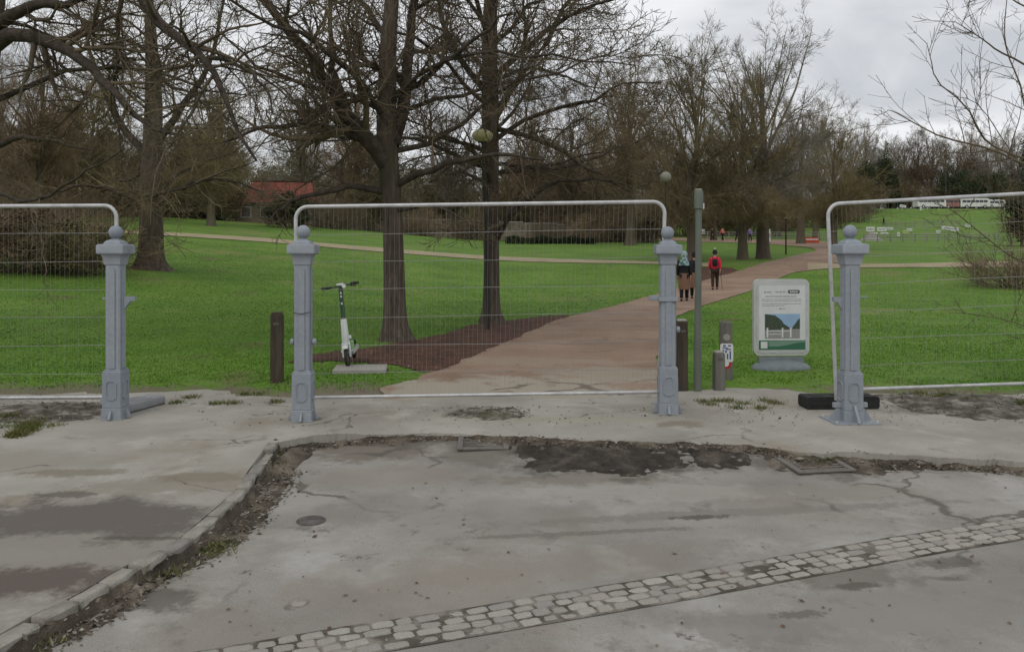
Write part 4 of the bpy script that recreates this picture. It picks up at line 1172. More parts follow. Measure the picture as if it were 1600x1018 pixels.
def trunk_mesh(rng, pts, rads, mtl, sides=16, n=34, rough=.06, flare=.0):
    """a trunk with flared root buttresses and an uneven surface"""
    P = catmull(pts, n); rr = np.interp(np.linspace(0, 1, n), np.linspace(0, 1, len(rads)), rads)
    ang = np.arange(sides) * 2 * np.pi / sides
    V = np.zeros((n, sides, 3)); seed = rng.uniform(0, 50)
    for i in range(n):
        hgt = P[i, 2] - P[0, 2]
        for j, a in enumerate(ang):
            fl = flare * math.exp(-hgt / .28) * (.7 + .8 * max(0, math.sin(a * 5 + seed)))
            r = rr[i] * (1 + rough * nz(math.cos(a) * 1.6 + seed, math.sin(a) * 1.6, hgt * .9) + .5 * rough * nz(math.cos(a) * 4, math.sin(a) * 4 + seed, hgt * 1.6)) + fl * rr[i]
            V[i, j] = P[i] + np.array([math.cos(a) * r, math.sin(a) * r, 0])
    idx = np.arange(n * sides).reshape(n, sides)
    j2 = (np.arange(sides) + 1) % sides
    fq = np.stack([idx[:-1], idx[:-1][:, j2], idx[1:][:, j2], idx[1:]], -1).reshape(-1, 4)
    me = np_mesh('trunk', V.reshape(-1, 3), fq, True); me.materials.append(mtl)
    return me, P, rr
def add_tree(name, loc, trunk_me, crown_me, label, group=None, rz=0.0, sc=1.0, cat='tree'):
    e = empty(name, loc, rz); e.scale = (sc, sc, sc) if np.isscalar(sc) else sc
    tag(e, label, cat, group)
    link('trunk', trunk_me, None, e); link('crown', crown_me, None, e)
    return e

def limbs_auto(rng, P, rr, cnt, z0, z1, lens, elev, rad):
    """first-order limbs off the trunk: heights z0..z1, elevation by height"""
    zs = np.sort(rng.uniform(z0, z1, cnt)); S, D, L, r0 = [], [], [], []
    az = rng.uniform(0, 6.28) + np.arange(cnt) * 2.4 + rng.normal(0, .35, cnt)
    zz = P[:, 2]
    for i, z in enumerate(zs):
        p = np.array([np.interp(z, zz, P[:, k]) for k in range(3)])
        f = (z - z0) / max(.01, z1 - z0)
        el = math.radians(np.interp(f, [0, .5, 1], elev) + rng.normal(0, 8))
        S.append(p); D.append([math.cos(az[i]) * math.cos(el), math.sin(az[i]) * math.cos(el), math.sin(el)])
        L.append(np.interp(f, [0, .5, 1], lens) * rng.uniform(.75, 1.2)); r0.append(np.interp(f, [0, 1], rad) * rng.uniform(.75, 1.2))
    return np.array(S), np.array(D), np.array(L), np.array(r0)

def near_tree(px, py, trunk_px, rads, limb_px, label, seed, cnt=20, z0=2.6, z1=9.5, dens=1.0, depth_rng=3.0, twig='twig_near', lens=(4.6, 5.2, 3.6), name='bare_tree'):
    """a large tree close to the camera: trunk and the limbs that show are laid out one by one, the rest branches off them"""
    rng = np.random.default_rng(seed)
    base = gp(px, py); Y = base.y
    tp = [Vector((0, 0, -.15))] + [pix(a, b, Y) - base for a, b in trunk_px]
    tme, P, rr = trunk_mesh(rng, tp, rads, M['bark'], flare=.8)
    ms = Mesher()
    L1P, L1R = [], []
    for pts, ra, rb, dY in limb_px:
        q = []
        for i, (a, b) in enumerate(pts):
            yy = Y + dY * i / (len(pts) - 1)
            v = pix(a, b, yy) - base; q.append(v)
        L1P.append(catmull(q, 11)); L1R.append(np.linspace(ra, rb, 11))
    S, D, L, r0 = limbs_auto(rng, P, rr, cnt, z0, z1, lens, (6, 38, 66), (.06, .05))
    A = grow(rng, S, D, L, 10, [0.03, 0.02, -.02, -.07, -.08, -.06, -.02, .05, .10, .12], .15)
    for i in range(len(A)):
        L1P.append(A[i]); L1R.append(r0[i] * np.linspace(1, .22, 11))
    P1, R1 = np.array(L1P), np.array(L1R)
    P1[:, 2:-1] += rng.normal(0, .028, P1[:, 2:-1].shape)
    lm = Mesher(); lm.add(P1, R1, 9)
    P2, R2 = sprout(rng, P1, R1, round(9 * dens), .12, 1, .52, (30, 75), .02, .17, 7, .5, .010, .25, .7, 3.0, by_length=True)
    ms.add(P2, R2, 5)
    P3, R3 = sprout(rng, P2, R2, round(8 * dens), .1, 1, .55, (30, 70), .03, .20, 5, .6, .0062, .4, .35, 1.6, by_length=True)
    ms.add(P3, R3, 4)
    P4, R4 = sprout(rng, P3, R3, 7, .05, 1, .7, (25, 70), .05, .26, 4, .65, .0052, .5, .22, .9)
    ms.add(P4, R4, 3)
    cme = ms.mesh('crown', M[twig])
    e = add_tree(name, base, tme, cme, label)
    link('limbs', lm.mesh('limbs', M['bark_dark']), None, e)
    return e, base

# the two large trees beside the path
near_tree(618, 531, [(617, 500), (616, 430), (613, 340), (608, 270), (604, 190), (606, 90), (612, 0), (620, -160), (626, -420)], [.255, .207, .197, .19, .20, .19, .17, .14, .10, .05],
    [([(606, 262), (575, 215), (535, 165), (505, 120), (470, 70), (420, 10), (370, -60)], .17, .05, -2.0),
     ([(612, 225), (632, 160), (640, 60), (655, -60), (660, -200)], .15, .04, 1.0),
     ([(600, 300), (560, 292), (500, 300), (450, 320), (420, 345)], .075, .015, -1.5),
     ([(604, 240), (540, 205), (470, 195), (400, 205), (350, 222)], .08, .015, -2.0),
     ([(545, 180), (520, 100), (515, 20), (520, -80)], .085, .02, .6),
     ([(617, 290), (660, 268), (720, 250), (790, 240), (850, 250)], .08, .016, -1.6),
     ([(612, 330), (650, 322), (700, 330), (735, 352)], .045, .012, -1.2),
     ([(614, 150), (680, 110), (740, 60), (800, 20)], .07, .016, -1.8)],
    'nearest large bare tree, its thick trunk rising left of the path behind the scooter', 21, cnt=17, z0=3.0)
near_tree(768, 504, [(768, 480), (768, 420), (767, 340), (766, 250), (766, 160), (765, 60), (768, -40), (772, -220)], [.25, .195, .188, .188, .20, .21, .20, .18, .13, .06],
    [([(774, 372), (792, 345), (815, 318), (850, 292), (900, 280), (960, 285)], .11, .02, -1.4),
     ([(764, 250), (740, 245), (700, 262), (670, 285)], .07, .015, -1.5),
     ([(770, 200), (830, 215), (880, 238), (930, 270), (985, 300)], .07, .015, -2.0),
     ([(770, 190), (805, 130), (850, 70), (890, 0), (920, -70)], .10, .03, .8),
     ([(772, 120), (840, 60), (900, 20), (980, -10)], .08, .02, -1.2),
     ([(764, 150), (720, 90), (690, 20), (670, -60)], .09, .03, 1.2),
     ([(767, 240), (720, 222), (680, 215), (640, 210)], .06, .015, -2.0),
     ([(768, 255), (850, 260), (905, 245), (960, 232)], .055, .012, 1.5)],
    'second large bare tree with a straight dark trunk, right of the nearest one', 22, cnt=17, z0=3.0)
# tree overhanging from beyond the left edge
near_tree(-62, 530, [(-60, 480), (-56, 380), (-46, 260), (-30, 140), (-16, 40), (0, -80), (10, -300)], [.36, .29, .28, .27, .27, .25, .2, .14, .06],
    [([(-14, 75), (22, 52), (62, 62), (100, 76), (142, 105), (165, 128), (192, 160), (235, 200), (275, 210)], .15, .025, -1.5),
     ([(-10, 40), (30, 22), (70, 8), (118, 0), (190, -25)], .13, .04, -1.0),
     ([(-8, -40), (90, -60), (180, -40), (222, 0), (265, 48), (300, 68), (326, 100), (345, 150), (372, 205), (400, 250)], .14, .02, -2.5),
     ([(165, 105), (200, 104), (245, 122), (290, 148), (340, 176), (380, 200)], .045, .012, -1.5),
     ([(170, 118), (178, 160), (186, 210), (196, 280), (214, 340)], .018, .007, -1.0),
     ([(82, 80), (92, 105), (104, 135), (108, 155)], .028, .010, -1.0),
     ([(326, 90), (360, 95), (395, 115), (420, 140), (425, 180)], .05, .012, -2.0),
     ([(-10, 230), (40, 215), (90, 222), (150, 235)], .06, .012, -1.0),
     ([(-10, 300), (60, 312), (130, 270), (190, 235)], .04, .010, -2.2)],
    'bare tree at the left edge with a long dark limb drooping over the lawn', 23, cnt=10, dens=.65, z0=3.2, z1=9)
# tree on the rise at the left
near_tree(236, 421, [(236, 395), (236, 350), (236, 300), (238, 230), (240, 150), (236, 60), (230, -60)], [.52, .44, .41, .40, .36, .30, .22, .10],
    [([(226, 330), (190, 300), (140, 290), (80, 300)], .12, .03, -2), ([(246, 320), (290, 290), (350, 280), (410, 300)], .12, .03, -2),
     ([(236, 250), (180, 180), (150, 110), (130, 30)], .16, .05, 1), ([(240, 230), (290, 160), (330, 90), (350, 0)], .16, .05, 1)],
    'broad dark tree standing on the rise behind the leftmost gate post', 24, cnt=22, z0=2.2, z1=11, dens=.85, twig='twig_olive', lens=(5.5, 6.2, 4.5))

# the thin branches reaching in from beyond the right edge
def right_tree():
    rng = np.random.default_rng(31)
    base = Vector((9.6, 11.2, gz1(9.6, 11.2))); Y = 11.2
    tme, P, rr = trunk_mesh(rng, [Vector((0, 0, -.1)), Vector((0, .05, 1)), Vector((-.1, 0, 2.2)), Vector((-.1, .1, 4)), Vector((.1, .1, 7))], [.17, .13, .11, .09, .03], M['bark_far'], 10, 20)
    L = [([(1850, 330), (1720, 290), (1600, 256), (1549, 233), (1478, 216), (1441, 199), (1400, 176), (1387, 172)], .035, .005, -.8),
         ([(1850, 300), (1650, 262), (1560, 232), (1532, 209), (1509, 165), (1465, 128), (1455, 95), (1448, 67)], .03, .005, -.3),
         ([(1860, 220), (1680, 150), (1600, 100), (1560, 80), (1539, 64), (1510, 45), (1492, 34)], .03, .005, -.5),
         ([(1860, 180), (1700, 60), (1600, 10), (1560, -10), (1512, 5)], .03, .005, .5),
         ([(1870, 120), (1640, 200), (1590, 120), (1570, 60), (1575, -20)], .028, .006, .4),
         ([(1850, 400), (1700, 330), (1600, 262), (1530, 165), (1480, 150)], .02, .004, .2),
         ([(1860, 480), (1720, 440), (1600, 410), (1540, 370), (1490, 330), (1460, 318)], .026, .005, -.6),
         ([(1860, 600), (1720, 560), (1640, 530), (1590, 505), (1530, 492), (1485, 488)], .022, .004, -.7),
         ([(1870, 560), (1720, 480), (1610, 455), (1560, 430), (1500, 405)], .02, .004, -.2),
         ([(1870, 500), (1700, 380), (1600, 330), (1560, 318), (1540, 300)], .02, .004, .3)]
    P1 = np.array([catmull([pix(a, b, Y + d * i / (len(q) - 1)) - base for i, (a, b) in enumerate(q)], 14) for q, _, _, d in L])
    R1 = np.array([np.linspace(a * .6, b * .8, 14) for _, a, b, _ in L])
    ms = Mesher(); ms.add(P1, R1, 6)
    P2, R2 = sprout(rng, P1, R1, 10, .3, 1, .26, (28, 55), .05, .09, 7, .55, .0045, .4, .3, 1.3); ms.add(P2, R2, 4)
    P3, R3 = sprout(rng, P2, R2, 5, .15, 1, .5, (25, 55), .06, .10, 4, .65, .0032, .5, .12, .6); ms.add(P3, R3, 3)
    # short knobbly buds at the tips
    me = ms.mesh('crown', M['twig_near'])
    add_tree('bare_tree', base, tme, me, 'thin brown branches of a bare tree reaching in from the right edge')
right_tree()

# park trees further off: several grown individuals, the rest are turned copies of them
def far_tree(seed, H, trunk_r, cnt, z0, twig, skirt):
    rng = np.random.default_rng(seed)
    n3 = lambda a: rng.normal(0, a)
    pts = [Vector((0, 0, -.2)), Vector((0, 0, H * .12)), Vector((n3(.12), n3(.12), H * .3)), Vector((n3(.25), n3(.25), H * .5)), Vector((n3(.4), n3(.4), H * .78))]
    tme, P, rr = trunk_mesh(rng, pts, [trunk_r * 1.1, trunk_r * .95, trunk_r * .78, trunk_r * .45, trunk_r * .06], M['bark_far'], 10, 22, flare=.4)
    ms = Mesher()
    # ascending limbs that fan out into a rounded crown
    S, D, L, r0 = limbs_auto(rng, P, rr, cnt, H * .18, H * .62, (H * .50, H * .46, H * .30), (54, 66, 76), (trunk_r * .32, trunk_r * .16))
    Pa = grow(rng, S, D, L, 9, .012, .07); Ra = r0[:, None] * np.linspace(1, .14, 10)[None]
    # low spreading limbs
    S, D, L, r0 = limbs_auto(rng, P, rr, 12, z0, H * .40, (H * .24, H * .27, H * .26), (8, 18, 30), (trunk_r * .22, trunk_r * .2))
    Pb = grow(rng, S, D, L, 9, .0, .10); Rb = r0[:, None] * np.linspace(1, .16, 10)[None]
    P1, R1 = np.vstack([Pa, Pb]), np.vstack([Ra, Rb])
    ms.add(P1, R1, 5)
    P2, R2 = sprout(rng, P1, R1, 9, .15, 1, .42, (22, 52), .03, .09, 5, .5, .011, .3, .6, 4); ms.add(P2, R2, 4)
    P3, R3 = sprout(rng, P2, R2, 7, .1, 1, .55, (22, 52), .035, .11, 4, .6, .0085, .45, .4, 2); ms.add(P3, R3, 3)
    P4, R4 = sprout(rng, P3, R3, 5, .1, 1, .65, (20, 50), .04, .12, 2, .7, .0072, .55, .3, 1.2); ms.add(P4, R4, 3)
    # dense fine shoots round the lower crown, as limes carry them
    Ps, Rs = sprout(rng, Pb, Rb, max(1, int(skirt * .7) // len(Pb)), .0, 1, .5, (20, 85), -.03, .16, 4, .2, .011, .5, .6, 2.2, pull=(0, 0, -.05)); ms.add(Ps, Rs, 3)
    Pt, Rt = sprout(rng, Ps, Rs, 3, .1, 1, .6, (25, 60), .0, .15, 2, .7, .009, .6, .3, 1.0); ms.add(Pt, Rt, 3)
    return tme, ms.mesh('crown', M[twig])
TV = [far_tree(101, 16.5, .40, 20, 3.5, 'twig_grey', 700),
      far_tree(102, 15.0, .36, 20, 3.1, 'twig_olive', 2200),
      far_tree(103, 17.5, .42, 22, 3.0, 'twig_brown', 2600)]
def put(v, px, Y, label, sc=1.0, rz=0.0, group='bare trees in the middle distance', py=None):
    p = atY(px, Y) if py is None else gp(px, py)
    return add_tree('bare_tree', p, TV[v][0], TV[v][1], label, group, rz, sc)
put(0, 1192, 0, 'grey bare tree with a flared trunk where the path curves right', 1.0, .4, py=404)
put(1, 1160, 0, 'slimmer bare tree close beside the flared trunk at the path bend', .88, 2.1, py=405)
put(0, 1251, 0, 'bare tree standing beyond the path bend with a red barrier at its foot', .98, 3.9, py=381)
put(1, 1303, 0, 'bare tree just visible behind the rightmost gate post', .80, 5.0, py=388)
put(1, 1082, 0, 'bare tree behind the slim green pole, near the walkers', .98, 1.2, py=411)
put(2, 888, 84, 'small dark bare tree in front of the stone wall', .95, .3)
put(2, 985, 74, 'tall olive brown tree with dense twigs behind the middle fence panel', 1.12, 2.7)
put(1, 930, 92, 'bare tree left of the tall olive brown one, behind the stone wall', 1.15, 4.4)
put(2, 835, 96, 'bare tree behind the stone wall, just right of the second large trunk', 1.15, 5.2)
put(0, 700, 98, 'bare tree far behind, seen between the two large trunks', 1.2, .9)
put(2, 560, 92, 'bare tree behind the red roofed lodge, left of the nearest large trunk', 1.15, 3.3)
put(0, 470, 100, 'grey bare tree behind the red roof', 1.2, 2.0)
put(1, 330, 62, 'olive bare tree left of the red roofed lodge', .85, 5.5)
put(1, 150, 60, 'brown bare tree behind the broad dark tree at the left', .8, 4.0)
put(2, 60, 52, 'dense brown bare tree near the left edge, beyond the fence', .72, .8)
put(0, 5, 72, 'grey bare tree at the far left behind the dense brown one', .95, 3.1)
put(2, -80, 48, 'bare tree whose twigs enter at the left edge', .9, 3.1)
put(0, 1040, 100, 'grey bare tree above the people on the far path', 1.15, 5.9)
put(1, 1115, 105, 'bare tree far behind the person in the red jacket', 1.1, .2)
put(0, 1275, 110, 'bare tree on the far lawn left of the open field', 1.15, 2.6)
put(2, 1215, 125, 'brown bare tree behind the path bend', 1.0, 4.6)

# shrubs: dense clumps of fine stems, some with leaves
def leaf_cloud(rng, n, rad, size, clump=26, shape='dome'):
    c = rng.normal(0, 1, (clump, 3)); c /= np.linalg.norm(c, axis=1, keepdims=True); c *= rng.uniform(.25, .85, (clump, 1))
    if shape == 'cone':
        t = rng.uniform(0, 1, clump) ** .8; a = rng.uniform(0, 6.28, clump); r = (1 - t) * rng.uniform(.3, 1, clump)
        c = np.stack([np.cos(a) * r, np.sin(a) * r, t * 2 - 1], -1)
    i = rng.integers(0, clump, n)
    P = c[i] + rng.normal(0, .12 if shape != 'cone' else .08, (n, 3))
    P = P * np.array(rad) + np.array([0, 0, rad[2]])
    P[:, 2] = np.maximum(P[:, 2], .02)
    u = rng.normal(0, 1, (n, 3)); u /= np.linalg.norm(u, axis=1, keepdims=True)
    v = np.cross(u, rng.normal(0, 1, (n, 3))); v /= np.linalg.norm(v, axis=1, keepdims=True) + 1e-9
    s = size * rng.uniform(.5, 1.4, (n, 1))
    V = np.stack([P - u * s, P + v * s * .5, P + u * s, P - v * s * .5], 1).reshape(-1, 3)
    return V, np.arange(4 * n).reshape(-1, 4)
def shrub_meshes(seed, H, W2, stems, twig, leafm=None, nleaf=0, lsize=.08, r=.012):
    rng = np.random.default_rng(seed)
    a = rng.uniform(0, 6.28, stems); rad = rng.uniform(0, W2 * .35, stems)
    S = np.stack([np.cos(a) * rad, np.sin(a) * rad, -.1 + 0 * a], -1)
    el = np.radians(rng.uniform(35, 88, stems)); az = a + rng.normal(0, .6, stems)
    D = np.stack([np.cos(az) * np.cos(el), np.sin(az) * np.cos(el), np.sin(el)], -1)
    ms = Mesher()
    P1 = grow(rng, S, D, H * rng.uniform(.7, 1.1, stems), 6, .0, .12); R1 = np.full((stems, 1), r * 1.6) * np.linspace(1, .35, 7)[None]
    stem_me = None
    st = Mesher(); st.add(P1, R1, 4); stem_me = st.mesh('stems', M['bark_far'])
    P2, R2 = sprout(rng, P1, R1, 9, .1, 1, .5, (20, 70), .0, .14, 4, .6, r * .6, .4, .3, 2); ms.add(P2, R2, 3)
    P3, R3 = sprout(rng, P2, R2, 6, .1, 1, .55, (20, 65), .0, .14, 2, .7, r * .5, .5, .2, 1.2); ms.add(P3, R3, 3)
    cme = ms.mesh('twigs', M[twig])
    lme = None
    if leafm:
        V, Fc = leaf_cloud(rng, nleaf, (W2 * .5, W2 * .5, H * .5), lsize); lme = np_mesh('foliage', V, Fc); lme.materials.append(M[leafm])
    return stem_me, cme, lme
SH = {'brown': shrub_meshes(201, 3.4, 4.0, 60, 'twig_brown', 'brown_leaf', 5000, .085),
      'olive': shrub_meshes(202, 4.2, 4.4, 60, 'twig_olive', 'olive_leaf', 5500, .09),
      'bare': shrub_meshes(203, 3.0, 3.6, 70, 'twig_brown'),
      'green': shrub_meshes(204, 2.6, 3.0, 36, 'twig_brown', 'evergreen', 7000, .075)}
def shrub(kind, px, Y, label, sc=1.0, rz=0.0, group='shrubs and hedging behind the lawn', py=None):
    p = atY(px, Y) if py is None else gp(px, py)
    e = empty('shrub', p, rz); e.scale = (sc, sc, sc) if np.isscalar(sc) else sc; tag(e, label, 'shrub', group)
    s_, c_, l_ = SH[kind]
    link('stems', s_, None, e); link('twigs', c_, None, e)
    if l_ is not None: link('foliage', l_, None, e)
    return e
shrub('brown', 40, 34, 'dark brown shrub on the rise at the far left behind the fence', (1.0, .9, .6), 1, py=425)
shrub('olive', 105, 33, 'low olive brown shrub left of the leftmost gate post', (.75, .7, .45), 2.2, py=428)
shrub('bare', 140, 36, 'tangled bare shrub just left of the leftmost gate post', .9, 4.1, py=415)
shrub('bare', 15, 40, 'tangled brown shrub at the left edge above the evergreen ones', 1.0, .3)
shrub('brown', 110, 66, 'big rounded brown shrub behind the broad dark tree', (2.1, 2.1, 2.9), .4)
shrub('brown', 40, 76, 'brown shrub at the left, further back', (2.0, 2, 1.9), 2.4)
shrub('olive', 190, 72, 'olive shrub behind the leftmost gate post', (1.9, 1.9, 1.7), 3.4)
shrub('olive', 275, 74, 'tall olive shrub left of the red roof', (1.9, 1.9, 2.2), 1.4)
shrub('brown', 345, 78, 'brown shrub touching the left end of the red roof', (1.5, 1.5, 1.5), 5.4)
shrub('green', 455, 72, 'green bush growing in front of the red roofed lodge', (1.9, 1.4, 1.45), .7)
shrub('bare', 520, 80, 'bare brown shrub right of the red roofed lodge', 1.3, 1.9)
shrub('olive', 585, 88, 'olive shrub behind the nearest large trunk', 1.6, 2.9)
shrub('bare', 660, 84, 'bare shrub between the two large trunks', 1.0, .2)
shrub('bare', 735, 86, 'bare shrub just left of the second large trunk', 1.1, 5.2)
shrub('bare', 850, 83, 'bare shrub before the wall, right of the second large trunk', (1.0, .8, .75), 1.7)
shrub('bare', 925, 84, 'bare shrub before the wall near its right end', (1.1, .8, .8), 3.9)
shrub('bare', 625, 83, 'bare shrub just right of the nearest large trunk', (1.0, .8, .7), 2.6)
shrub('olive', 690, 100, 'olive shrub behind the wall between the large trunks', (2, 2, 1.8), 4.2)
shrub('olive', 800, 100, 'olive shrub behind the wall, right of the second trunk', (2, 2, 1.8), 1.2)
shrub('olive', 870, 99, 'olive shrub behind the small dark tree', (2, 2, 1.9), 2.2)
shrub('brown', 960, 88, 'brown shrub behind the right end of the stone wall', (1.5, 1.5, 1.4), 3.0)
shrub('brown', 1015, 84, 'brown shrub beside the collared gate post, beyond the lawn', (1.3, 1.3, 1.2), .9)
shrub('olive', 1060, 128, 'olive shrub behind the far railings, left part', (2.4, 2.4, 2.2), 2.0)
shrub('brown', 1120, 132, 'brown shrub behind the far railings above the red jacket', (2.4, 2.4, 2.2), 4.0)
shrub('olive', 1175, 130, 'olive shrub behind the far railings at the paired trunks', (2.4, 2.4, 2.3), 5.0)
shrub('brown', 1225, 140, 'brown shrub behind the far railings right of the flared trunk', (2.2, 2.2, 1.9), 1.0)
shrub('brown', 1290, 150, 'brown shrub on the slope above the red barrier', (2.4, 2.4, 2.0), 2.8)
shrub('bare', 1330, 165, 'bare brown shrub on the slope behind the rightmost post', (2.6, 2.6, 1.9), 3.7)
shrub('brown', 1345, 190, 'brown shrub at the top left of the open field', (2.8, 2.8, 2.6), 4.7)
shrub('bare', 1585, 36, 'bare shrub on the right side of the lawn, half out of view', (1.0, 1.0, .7), 4.9)
shrub('green', 1620, 70, 'dark shrub at the right edge of the field', (2.0, 2.0, 1.9), 4.9)

# dark conifers and evergreen trees
def conifer(px, Y, H, W2, label, seed, m='evergreen', shape='cone', n=6000):
    rng = np.random.default_rng(seed)
    p = atY(px, Y)
    tme, P, rr = trunk_mesh(rng, [Vector((0, 0, -.3)), Vector((0, 0, H * .5)), Vector((0, 0, H * .97))], [W2 * .07, W2 * .05, .03], M['bark_far'], 8, 10)
    V, Fc = leaf_cloud(rng, n, (W2 / 2, W2 / 2, H / 2), .22 if Y > 120 else .14, 90 if shape == 'cone' else 60, shape)
    V[:, 2] += H * .03
    me = np_mesh('crown', V, Fc); me.materials.append(M[m])
    return add_tree('evergreen_tree', p, tme, me, label, 'evergreen trees')
conifer(1352, 205, 13, 8, 'dark conifer left of the open field, the shorter of two', 1, 'evergreen', 'dome')
conifer(1382, 207, 16, 7, 'dark conifer left of the open field, the taller of two', 2, 'evergreen', 'dome')
conifer(1398, 212, 9, 5, 'low dark conifer behind the parked coaches', 3)
conifer(1628, 120, 24, 8, 'dark evergreen cut by the right edge above the fence', 4, 'evergreen', 'dome', 14000)
conifer(1490, 225, 13, 14, 'broad dark evergreen behind the parked coaches, left one', 5, 'evergreen', 'dome', 6000)
conifer(1545, 222, 12, 14, 'broad dark evergreen behind the parked coaches, right one', 6, 'evergreen', 'dome', 6000)
conifer(345, 84, 15, 6.5, 'tall dull evergreen rising behind the broad dark tree', 7, 'olive_leaf', 'dome', 7000)

# the far wood on the hill
ORD = ['first', 'second', 'third', 'fourth', 'fifth', 'sixth', 'seventh', 'eighth', 'ninth', 'tenth', 'eleventh', 'twelfth', 'thirteenth', 'fourteenth', 'fifteenth', 'sixteenth', 'seventeenth', 'eighteenth', 'nineteenth', 'twentieth', 'twenty-first', 'twenty-second']
xs = list(range(1330, 1780, 21))
for i, px in enumerate(xs):
    Y = 232 + (i * 37) % 23
    v = (0, 2, 0, 1)[i % 4]
    put(v, px, Y, '%s bare tree from the left in the far wood on the hill' % ORD[i], (1.5, 1.5, 1.6 + .16 * math.sin(i * 2.3)), i * 1.7, 'bare trees of the far wood')
for i, px in enumerate(range(1330, 1720, 40)):
    k_ = ('brown', 'olive', 'brown', 'bare')[i % 4]
    shrub(k_, px, 226 + (i * 13) % 9, '%s undergrowth shrub from the left at the foot of the far wood' % ORD[i], (3.2, 3.2, 2.4), i * 1.1, 'undergrowth of the far wood')
for i, px in enumerate(range(-60, 1300, 85)):
    k_ = ('olive', 'brown')[i % 2]
    shrub(k_, px, 150 + (i * 17) % 12, '%s distant thicket shrub from the left, behind all the park trees' % ORD[i], (3.4, 3.4, 3.2), i * 1.3, 'distant thicket behind the park trees')

# ------------------------------------------------------------------ lamps
def park_lamp(px, py, Y, rw, rh_, m, label, foot_px=None):
    c = pix(px, py, Y); fp = atY(foot_px or px, Y)
    e = empty('park_lamp', fp); tag(e, label, 'lamp post', 'park lamps')
    h_ = c.z - fp.z; dx_ = c.x - fp.x
    B().tube([(0, 0, -.1), (0, 0, h_ * .3), (dx_ * .6, 0, h_ * .8), (dx_, 0, h_ - rh_)], [.045, .036, .03, .026], 10).build('pole', M['lamp_paint'], e, smooth=40)
    B().ball((dx_, 0, h_), 1, (rw, rw, rh_), 20, 12).build('globe', m, e, smooth=60)
    B().lathe([(rw * .45, 0), (rw * .5, .03), (rw * .3, .06)], (dx_, 0, h_ - rh_ * 1.02), 14).build('collar', M['iron'], e)
    B().lathe([(rw * .35, 0), (rw * .25, .03), (.01, .05)], (dx_, 0, h_ + rh_ * .96), 14).build('cap', M['iron'], e)
park_lamp(754, 212, 17.3, .225, .15, M['globe2'], 'yellowed oval lamp globe among the branches at the second large trunk', 762)
park_lamp(1040, 277, 38, .27, .27, M['globe'], 'white globe lamp above the collared gate post')
def street_lamp(px, ytop, Y, label, m):
    fp = atY(px, Y); c = pix(px, ytop, Y); h_ = c.z - fp.z
    e = empty('street_lamp', fp); tag(e, label, 'lamp post')
    B().tube([(0, 0, -.1), (0, 0, h_ * .5), (0, 0, h_)], [.06, .05, .04], 8).build('pole', m, e)
    B().box((0, 0, h_ + .05), (.6 if Y > 100 else .2, .25, .12), bev=.03).build('lamp_head', M['globe'], e)
    B().box((0, 0, h_ - .05), (.12, .12, .1), bev=.02).build('bracket', m, e)
street_lamp(1228, 342, 56, 'thin dark post beside the path bend', M['trouser'])
street_lamp(1383, 298, 195, 'tall dark lamp post with a white head at the top of the field', M['iron'])
street_lamp(1478, 262, 216, 'slim lamp post in front of the far wood', M['wood_grey'])

# ------------------------------------------------------------------ lodge with the red roof, walls
def lodge():
    c = atY(435, 82); z0 = c.z
    s_ = 82 / F
    e = empty('lodge', c, .12); tag(e, 'low lodge with a red tiled hipped roof behind the lawn', 'house')
    w, d = 122 * s_, 6.0
    ze = EYE - (319 - HOR) * s_ - z0; zr = EYE - (284 - HOR) * s_ - z0
    B().box((0, 0, ze / 2 - .2), (w * .94, d * .92, ze + .4)).build('wall', M['render'], e)
    b = B()
    ev = [b.bm.verts.new((sx * w / 2, sy * d / 2, ze)) for sx, sy in ((-1, -1), (1, -1), (1, 1), (-1, 1))]
    rv = [b.bm.verts.new((-w * .30, 0, zr)), b.bm.verts.new((w * .42, 0, zr))]
    for f in ((ev[0], ev[1], rv[1], rv[0]), (ev[1], ev[2], rv[1]), (ev[2], ev[3], rv[0], rv[1]), (ev[3], ev[0], rv[0]), ev[::-1]): b.bm.faces.new(f)
    rf = b.build('roof', M['rooftile'], e)
    B().tube([(-w * .31, 0, zr + .04), (w * .43, 0, zr + .04)], .11, 8).build('ridge', M['trouser'], rf)
    B().box((0, -d / 2 - .02, ze - .06), (w * 1.01, .1, .14)).build('gutter', M['iron'], rf)
    for x_ in (-.33, -.1, .16, .36):
        f_ = B().box((w * x_, -d * .46 - .02, ze * .52), (1.0, .08, 1.1), bev=.01).build('window', M['white'], e)
        B().box((w * x_, -d * .46 - .065, ze * .52), (.84, .02, .94)).build('pane', M['glass'], f_)
lodge()
def long_wall(px0, px1, Y0, Y1, htop0, htop1, label, n, m, cat='wall', cap=True):
    a, b_ = atY(px0, Y0), atY(px1, Y1)
    d = b_ - a; L = math.hypot(d.x, d.y)
    e = empty('boundary_wall', a, math.atan2(d.y, d.x)); tag(e, label, cat)
    for i in range(n):
        x0, x1 = L * i / n, L * (i + 1) / n
        zg = (d.z) * (i + .5) / n
        hh = htop0 + (htop1 - htop0) * i / n
        B().box(((x0 + x1) / 2, 0, zg + hh / 2 - .3), (L / n - .012, .4, hh + .6)).build('wall_bay', m, e)
        B().box(((x0 + x1) / 2, 0, zg + hh + .07), (L / n - .02, .5, .12), bev=.03).build('coping', M['slab'], e)
        B().box((x0 + .2, -.24, zg + hh / 2 - .2), (.5, .14, hh + .4), bev=.02).build('pier', m, e)
long_wall(500, 1025, 88, 90, 1.2, 1.5, 'long pale stone boundary wall behind the lawn', 10, M['stonewall'])
long_wall(-120, 340, 92, 92, 1.6, 1.6, 'low stone wall behind the shrubs on the left rise', 8, M['stonewall'])
